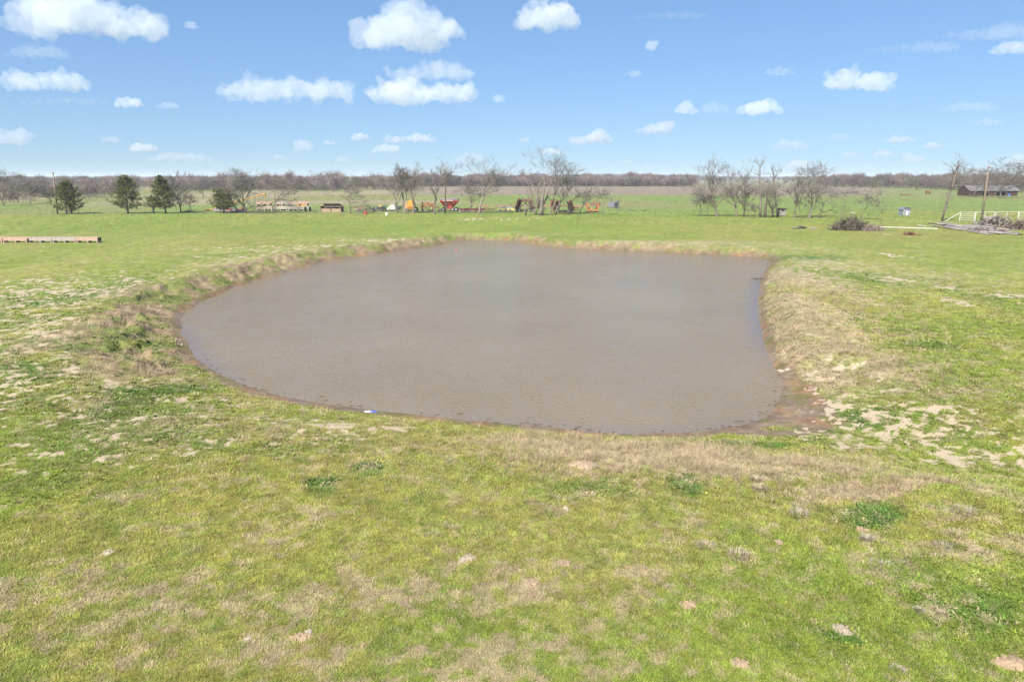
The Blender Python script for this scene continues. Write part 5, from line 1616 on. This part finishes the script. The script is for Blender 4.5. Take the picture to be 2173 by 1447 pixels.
def lump(n1, n2, rx, ry, rz, seed, rough=.25, flatten=True):
    rnd = random.Random(seed)
    vs_, fs_ = [(0, 0, rz)], []
    for i in range(1, n1 + 1):
        th = math.pi * (.5 if flatten else 1) * i / n1
        for k in range(n2):
            ph = 2 * math.pi * k / n2
            f = 1 + rnd.uniform(-rough, rough)
            vs_.append((rx * f * math.sin(th) * math.cos(ph), ry * f * math.sin(th) * math.sin(ph), rz * math.cos(th) * (1 + rnd.uniform(-rough, rough)) - (.04 if i == n1 else 0)))
    fs_ += [(0, 1 + k, 1 + (k + 1) % n2) for k in range(n2)]
    for i in range(n1 - 1):
        for k in range(n2):
            a, b = 1 + i * n2 + k, 1 + i * n2 + (k + 1) % n2
            fs_.append((a, a + n2, b + n2, b))
    fs_.append(tuple(1 + (n1 - 1) * n2 + k for k in range(n2 - 1, -1, -1)))
    return vs_, fs_
def stone(px, py, hw, label, seed, group, tall=.5):
    s = mpp(px, py)
    p = gp(px, py)
    mb = MB()
    mb.add(*lump(3, 9, hw * s, hw * s * .8, hw * s * tall, seed, .18))
    o = mb.build('stone', STONE, None, p)
    o.rotation_euler.z = seed
    tag(o, label, 'stone', group)
for i, (px, py, hw, lab) in enumerate(((374,719,5,'pale stone at the left waterline, uppermost of the cluster'),(382,720,4,'stone touching the water beside the uppermost one'),(370,725,5,'largest flat stone of the left shore cluster'),(362,723,4,'stone on the landward side of the shore cluster'),(378,729,4,'stone just below the largest flat shore stone'),(385,731,5,'lowest stone of the left shore cluster'))):
    stone(px, py, hw, lab, 20 + i, 'stones on the left shore')
for i, (px, py, hw, lab) in enumerate(((1658,788,10,'white rock on the right bank where it turns to mud'),(1672,784,8,'smaller white rock behind the one on the right bank'),(1718,797,12,'flat pale rock higher on the right bank'),(1201,1078,8,'pale round stone in the near grass below the mound'),(1203,1083,6,'small stone leaning on the pale round one'),
   (526,1356,10,'flat pale stone alone in the near grass'),(655,1343,13,'pale slab on the bare dirt mound'),(626,1356,6,'small stone on the left of the slab mound'),(661,1370,5,'pebble just below the slab mound'),(229,1175,9,'pale stone on the small mound at left'),(235,1169,5,'pebble behind the stone on the small left mound'),
   (292,1253,5,'pebble in the grass below the small left mound'),(669,1239,6,'pale pebble in the grass, higher of two'),(646,1251,4,'pale pebble in the grass, lower of two'),(425,928,6,'white stone in the trodden turf left of the pond'),(1535,1184,4,'white pebble near the straw clump'),(619,1270,4,'tiny pale pebble above the flat stone'),(411,1010,4,'tiny white pebble in the yellowish turf'))):
    stone(px, py, hw, lab, 40 + i, 'loose stones in the grass', .45)
MLAB = ['tan dirt mound right of the middle foreground','reddish dirt mound in the middle foreground','small reddish mound just above the middle one','bare dirt mound with a pale slab on it','small pale mound in the left foreground','small bright dirt mound near the dry clumps at right','pale trampled mound left of the middle foreground','torn dirt patch at the lower right','large reddish dirt scar in the lower right corner','tiny dirt mound beside the right straw clump','small dirt mound near the right edge','pale dirt hollow inside the dark grass ring','pale dirt mound on the straw covered rise']
for i, ((px, py, hw, c), lab) in enumerate(zip(MOUNDS, MLAB)):
    s = mpp(px, py)
    mb = MB()
    rnd = random.Random(200 + i)
    ph1, ph2, ph3 = rnd.uniform(0, 6), rnd.uniform(0, 6), rnd.uniform(0, 6)
    vs_, fs_ = [(0, 0, hw * s * .24)], []
    for a_ in range(1, 7):
        for b_ in range(24):
            q_ = 2 * math.pi * b_ / 24
            rr = hw * s * a_ / 6 * (1 + .22 * math.sin(2 * q_ + ph1) + .14 * math.sin(3 * q_ + ph2) + .08 * math.sin(7 * q_ + ph3))
            vs_.append((rr * math.cos(q_) * 1.15, rr * math.sin(q_), hw * s * .24 * math.cos(a_ / 6 * math.pi / 2) ** 1.4 * (1 + rnd.uniform(-.25, .25)) - .03 * (a_ == 6)))
    fs_ = [(0, 1 + k, 1 + (k + 1) % 24) for k in range(24)]
    for a_ in range(5):
        for k in range(24):
            q0, q1 = 1 + a_ * 24 + k, 1 + a_ * 24 + (k + 1) % 24
            fs_.append((q0, q0 + 24, q1 + 24, q1))
    mb.add(vs_, fs_)
    for _ in range(26):
        a, q = rnd.uniform(0, 6.28), math.sqrt(rnd.random()) * hw * s
        v_, f_ = lump(2, 6, rnd.uniform(.015, .05), rnd.uniform(.015, .05), rnd.uniform(.015, .04), i * 40 + _, .3)
        zz = hw * s * .24 * math.cos(min(1, q / (hw * s)) * 1.57) ** 1.4
        mb.add([(x + q * math.cos(a), y + q * math.sin(a), z + zz * .9) for x, y, z in v_], f_)
    o = mb.build('dirt_mound', DIRT[c], None, gp(px, py), smooth=True)
    tag(o, lab, 'dirt mound', 'dirt mounds')
# straw clumps and dark green clumps
STRAW = [mat('straw', (.33, .265, .185), .9, var=.3, scale=9), mat('grey_straw', (.29, .245, .20), .9, var=.3, scale=9)]
LEAF = mat('dark_grass', (.13, .195, .045), .8, var=.4, scale=9)
def clump(px, py, hw, hh, label, seed, m, group, name, cat, n=260):
    s = mpp(px, py)
    rnd = random.Random(seed)
    mb = MB()
    W = hw * s
    for _ in range(n):
        a, q = rnd.uniform(0, 6.283), math.sqrt(rnd.random())
        x, y = q * W * math.cos(a), q * W * .9 * math.sin(a)
        h = hh * s * rnd.uniform(.25, .8) * (1.15 - .6 * q)
        az = a + rnd.gauss(0, .8)
        ln = h * rnd.uniform(.2, 1.3)
        w = .005
        wx, wy = -math.sin(az) * w, math.cos(az) * w
        mb.add([(x - wx, y - wy, -.02), (x + wx, y + wy, -.02), (x + ln * .4 * math.cos(az) + wx * .8, y + ln * .4 * math.sin(az) + wy * .8, h * .65), (x + ln * .4 * math.cos(az) - wx * .8, y + ln * .4 * math.sin(az) - wy * .8, h * .65), (x + ln * math.cos(az), y + ln * math.sin(az), h * .95)], [(0, 1, 2, 3), (3, 2, 4)])
    o = mb.build(name, m, None, gp(px, py))
    tag(o, label, cat, group)
for i, (px, py, hw, hh, lab) in enumerate(((1566,1180,24,26,'spiky grey straw clump in the right foreground'),(1875,1203,32,16,'wide flat straw clump below the bright dirt mound'),(1497,1160,22,20,'loose straw clump left of the spiky grey one'),(1840,1145,14,18,'small straw clump beside the bright dirt mound'),(2010,1092,34,18,'large straw clump near the right edge, left half'),(2045,1086,26,18,'large straw clump near the right edge, right half'),
   (2028,1136,22,18,'round straw clump below the large pair'),(2006,1160,22,14,'slanting straw clump below the round one'),(2160,1143,22,14,'straw clump cut by the right edge'),(1698,1092,20,22,'straw clump on the green slope of the rise'),(1612,1040,16,24,'tall pale straw tuft on the rise'),(1905,1422,18,14,'small straw clump at the lower right'),(1605,1020,14,20,'straw tuft just above the tall pale one'),(1950,1296,12,12,'tiny straw tuft in the right foreground'),(2000,1305,14,14,'tiny straw tuft right of its twin'))):
    clump(px, py, hw, hh, lab, 500 + i, STRAW[i % 2], 'straw clumps in the near grass', 'straw_clump', 'grass clump')
for i, (px, py, hw, hh, lab) in enumerate(((785,1010,30,10,'dark green grass clump at left of the near slope, farther of two'),(687,1041,28,10,'dark green grass clump at left of the near slope, nearer of two'),(1446,1034,28,16,'dark green clump among the pale straw of the rise'),(1842,1086,36,18,'dark green clump on the right slope'),(1795,1325,34,14,'dark green ring of grass round the dirt hollow'),(2080,1280,60,12,'broad dark green patch of grass near the right edge'),(450,1335,30,8,'dusky green patch in the left foreground'))):
    clump(px, py, hw, hh, lab, 540 + i, LEAF, 'dark green grass clumps', 'grass_clump', 'grass clump', 420)

# dark twigs and leaves washed along the near waterline
def shore_litter():
    rnd = random.Random(77)
    mb = MB()
    n = len(POND)
    for _ in range(280):
        i = rnd.randrange(n)
        if POND[i][1] > 34 and rnd.random() > .25:
            continue
        a, b = POND[i], POND[(i + 1) % n]
        t = rnd.random()
        x, y = a[0] + (b[0] - a[0]) * t + rnd.gauss(0, .25), a[1] + (b[1] - a[1]) * t + abs(rnd.gauss(0, .35))
        z = max(hz(x, y), WATER_Z) + .01
        an, L = rnd.uniform(-.5, .5), rnd.uniform(.06, .3)
        v = Vector((math.cos(an) * L, math.sin(an) * L, rnd.uniform(0, .03)))
        p_ = Vector((x, y, z))
        mb.tube([p_, p_ + v * .5 + Vector((0, 0, .01)), p_ + v], [.012, .016, .006], 4)
    o = mb.build('shore_debris', WOODD)
    tag(o, 'dark twigs and leaf litter washed along the waterline', 'litter', kind='stuff')
shore_litter()

# ------------------------------------------------------------------ clouds
def cloud_material(name, dens):
    m = bpy.data.materials.new(name)
    m.use_nodes = True
    n, l = m.node_tree.nodes, m.node_tree.links
    n.remove(n['Principled BSDF'])
    v = n.new('ShaderNodeVolumePrincipled')
    v.inputs['Color'].default_value = (.97, .985, 1, 1)
    v.inputs['Density'].default_value = dens
    v.inputs['Anisotropy'].default_value = 0.2
    l.new(v.outputs[0], n['Material Output'].inputs['Volume'])
    return m
CBASE = 1000.0
CM = {}
def cloud(x0, x1, top, bot, label, dens=.012, seed=0, parts=None, puffs=1.0, name='cloud', cat='cloud', group='clouds', thin=1.0):
    """a puffy cloud: outline box in the photograph, set at cloud height; dens in 1/m"""
    cxp, h = (x0 + x1) / 2, bot - top
    d = ray(cxp, bot)
    elev = max(d.z / d.y, .012)
    Y = min(CBASE / elev, 32000.0)
    s = Y / d.y / FPX
    base = at_y(cxp, bot, Y)
    rnd = random.Random(700 + seed)
    W, Hh = (x1 - x0) * s, h * s
    mb = MB()
    def ico(c, r, sq=1.0):
        n1, n2 = 7, 10
        vs_ = [(c[0], c[1], c[2] + r * sq)]
        for i in range(1, n1):
            th = math.pi * i / n1
            for k in range(n2):
                ph = 2 * math.pi * k / n2
                vs_.append((c[0] + r * math.sin(th) * math.cos(ph), c[1] + r * math.sin(th) * math.sin(ph), c[2] + r * sq * math.cos(th)))
        vs_.append((c[0], c[1], c[2] - r * sq))
        fs_ = [(0, 1 + k, 1 + (k + 1) % n2) for k in range(n2)]
        for i in range(n1 - 2):
            for k in range(n2):
                a, b = 1 + i * n2 + k, 1 + i * n2 + (k + 1) % n2
                fs_.append((a, a + n2, b + n2, b))
        L = len(vs_) - 1
        fs_ += [(L, 1 + (n1 - 2) * n2 + (k + 1) % n2, 1 + (n1 - 2) * n2 + k) for k in range(n2)]
        mb.add(vs_, fs_)
    # profile: fractions along the width with relative heights
    prof = parts or [(0.0, .3), (.18, .7), (.36, 1.0), (.55, .8), (.75, .9), (1.0, .3)]
    n = max(5, int(9 * puffs * min(3, max(1, W / max(Hh, 1) / 2))))
    for i in range(n):
        f = (i + .5 + rnd.uniform(-.3, .3)) / n
        for (a, ha), (b, hb) in zip(prof[:-1], prof[1:]):
            if a <= f <= b:
                hh = ha + (hb - ha) * (f - a) / (b - a)
        hh = max(.25, hh) * Hh
        rr = hh * .5
        xx = (f - .5) * (W - 1.2 * rr)
        ico((xx, rnd.uniform(-.5, .5) * hh * thin, rr * .9), rr * rnd.uniform(.85, 1.05), .95)
        for _ in range(3):
            q = rr * rnd.uniform(.35, .65)
            ico((xx + rnd.uniform(-1, 1) * rr, rnd.uniform(-.8, .5) * hh * thin, rnd.uniform(q * .8, max(q, hh - q))), q, .9)
    me = mb.mesh('cloud')
    key = '%.4f' % (dens / max(Hh / 300.0, .2))
    if key not in CM:
        CM[key] = cloud_material('cloud_vapour', float(key) * 0.22)
    o = mesh_obj(name, me, CM[key], None, base)
    vox = max(Hh / 30, W / 150) if x1 - x0 > 110 else max(Hh / 13, W / 44)
    for k in range(2):
        rm = o.modifiers.new('join', 'REMESH')
        rm.mode = 'VOXEL'
        rm.voxel_size = vox
        rm.use_smooth_shade = True
        if k == 0:
            rm.voxel_size = vox * 1.3
            for q, (sz, st) in enumerate(((.6, .55), (.25, .42), (.11, .2))):
                tx = bpy.data.textures.new('billow', 'CLOUDS')
                tx.noise_scale = Hh * sz
                tx.noise_depth = 2
                dm = o.modifiers.new('billow', 'DISPLACE')
                dm.texture = tx
                dm.texture_coords = 'GLOBAL'
                dm.strength = Hh * st
                dm.mid_level = .5
    tag(o, label, cat, group)
    return o
CL = [
 (28,232,-34,74,'huge white cloud at the upper left corner, cut by the top edge',.016,[(0,.5),(.3,.8),(.6,1),(.9,.9),(1,.6)]),
 (212,352,14,84,'ragged white cloud trailing right from the huge corner cloud',.012,[(0,.6),(.3,.5),(.5,.55),(.8,.95),(1,.5)]),
 (735,950,12,102,'big tilted white cloud high at top centre',.014,[(0,.75),(.25,.8),(.5,.95),(.8,.95),(1,.5)]),
 (925,990,42,84,'wispy tail at the right of the big tilted cloud',.006,None),
 (1100,1230,2,60,'bright white cloud at the top edge right of centre',.015,[(0,.5),(.4,1),(.7,.9),(1,.5)]),
 (8,188,146,190,'long flat cloud low over the left edge of the view',.010,[(0,.7),(.25,.9),(.4,.6),(.8,.95),(1,.4)]),
 (475,755,157,213,'long ragged cloud left of the double-decked cloud',.011,[(0,.5),(.2,.95),(.4,.7),(.6,.75),(.85,.85),(1,.5)]),
 (783,1012,163,218,'lower deck of the bright double-decked cloud at centre',.016,[(0,.45),(.15,.95),(.35,1),(.5,.6),(.85,.85),(1,.4)]),
 (815,1005,128,170,'greyer upper deck above the bright central cloud',.007,[(0,.6),(.4,.7),(.65,1),(1,.6)]),
 (243,307,203,228,'small cloud left of the long ragged cloud',.010,None),
 (1748,1905,144,190,'white two-humped cloud on the right with a flat base',.015,[(0,.5),(.2,1),(.42,.55),(.65,.95),(1,.3)]),
 (1555,1660,208,243,'bright domed cloud below the two-humped cloud',.015,[(0,.3),(.4,.9),(.65,1),(1,.4)]),
 (1432,1476,212,243,'small puff left of the bright domed cloud',.010,[(0,.4),(.6,1),(1,.5)]),
 (1478,1552,214,240,'faint grey wisp between the small puff and the domed cloud',.003,None),
 (1345,1430,254,286,'wedge shaped white cloud right of the tallest tree',.014,[(0,.3),(.5,.7),(.8,1),(1,.4)]),
 (1203,1300,273,306,'white cloud above the tallest bare tree',.014,[(0,.6),(.4,.5),(.7,1),(1,.5)]),
 (1140,1200,313,329,'cloud right behind the top of the tallest tree',.012,None),
 (0,68,268,308,'pale cloud at the left edge above the horizon',.008,None),
 (272,338,301,322,'small white cloud above the tall narrow cedar',.011,None),
 (300,456,321,342,'long faint cloud streak above the left woods',.005,None),
 (217,259,288,303,'thin slanting wisp above the round topped cedar',.005,None),
 (622,672,295,322,'ragged little cloud above the shed',.008,None),
 (683,715,297,307,'tiny flat cloud right of the ragged little one',.007,None),
 (740,790,281,299,'small smooth cloud left of the flat bright pair',.010,None),
 (815,928,280,302,'long flat bright cloud above the leaning trees',.012,[(0,.7),(.4,.6),(.7,1),(1,.3)]),
 (787,856,303,325,'bright small cloud under the long flat one',.011,None),
 (958,1042,321,346,'hazy cloud behind the top of the tall rounded tree',.006,None),
 (708,746,331,344,'tiny pale cloud low above the woods at centre left',.006,None),
 (573,614,326,340,'tiny faint cloud low above the auger',.004,None),
 (1100,1126,290,304,'tiny slanting puff left of the tallest tree',.006,None),
 (1633,1718,293,319,'broad hazy cloud above the right-hand tree row',.007,None),
 (1748,1816,283,300,'faint flat cloud right of the broad hazy one',.004,None),
 (1868,1946,286,304,'flat white cloud above the distant right field',.009,None),
 (1952,2004,300,316,'small pair of puffs below the flat white cloud',.008,None),
 (1660,1722,335,359,'low white cloud behind the right-hand tree row',.010,None),
 (1905,1962,324,346,'low white cloud left of the lopped trunk',.009,None),
 (1846,1905,317,333,'ragged low cloud left of the low white one',.008,None),
 (1786,1822,319,334,'small ragged cloud above the wide cedar',.007,None),
 (2132,2190,324,350,'low white cloud at the right edge behind the oak',.009,None),
 (2100,2190,86,114,'grey white cloud at the right edge under the long wisp',.008,None),
 (1371,1394,84,106,'tiny lone puff high right of centre',.007,None),
 (8,152,94,122,'faint grey cloud under the huge corner cloud',.0022,None),
 (1992,2122,213,236,'faint flat grey cloud at right above the barn',.003,None),
 (2062,2130,250,268,'faint small cloud below the flat grey one at right',.004,None),
 (1325,1365,146,164,'faint puff above the wedge shaped cloud',.003,None),
 (1615,1690,141,160,'faint streak left of the two-humped cloud',.0025,None),
 (1044,1070,199,217,'tiny puff right of the double-decked cloud',.005,None),
 (330,384,214,231,'faint wisp right of the small left cloud',.003,None),
 (1316,1342,336,347,'tiny low cloud above the wooded rise',.005,None),
 (1360,1390,348,359,'tiny faint cloud just over the wooded rise',.004,None),
 (392,420,44,62,'tiny puff right of the ragged corner cloud',.004,None),
]
for i, (x0, x1, t, b, lab, dn, pf) in enumerate(CL):
    cloud(x0, x1, t, b, lab, dn, i, pf)
# high thin streaks
for i, (x0, x1, t, b, lab, dn) in enumerate(((1985,2230,46,84,'long thin streak of high cloud at the upper right',.0028),(1835,2035,86,112,'fainter high streak under the long one at upper right',.0018),(1310,1500,24,42,'very faint high streak at top right of centre',.0012),(0,230,206,222,'very faint streak across the left sky',.0012))):
    cloud(x0, x1, t, b, lab, dn, 80 + i, [(0, .3), (.3, .6), (.7, 1), (1, .8)], name='cloud_streak', group='high cloud streaks')

# ------------------------------------------------------------------ air between here and the horizon
hv = MB()
hv.box((0, 1500, 13.5), (19000, 22000, 38))
hm = bpy.data.materials.new('air')
hm.use_nodes = True
hn = hm.node_tree.nodes
hn.remove(hn['Principled BSDF'])
pv = hn.new('ShaderNodeVolumePrincipled')
pv.inputs['Color'].default_value = (.80, .88, 1.0, 1)
pv.inputs['Density'].default_value = 1.7e-4
hm.node_tree.links.new(pv.outputs[0], hn['Material Output'].inputs['Volume'])
haze = hv.build('haze', hm)
tag(haze, 'thin blue haze over the far woods', 'haze', kind='stuff')
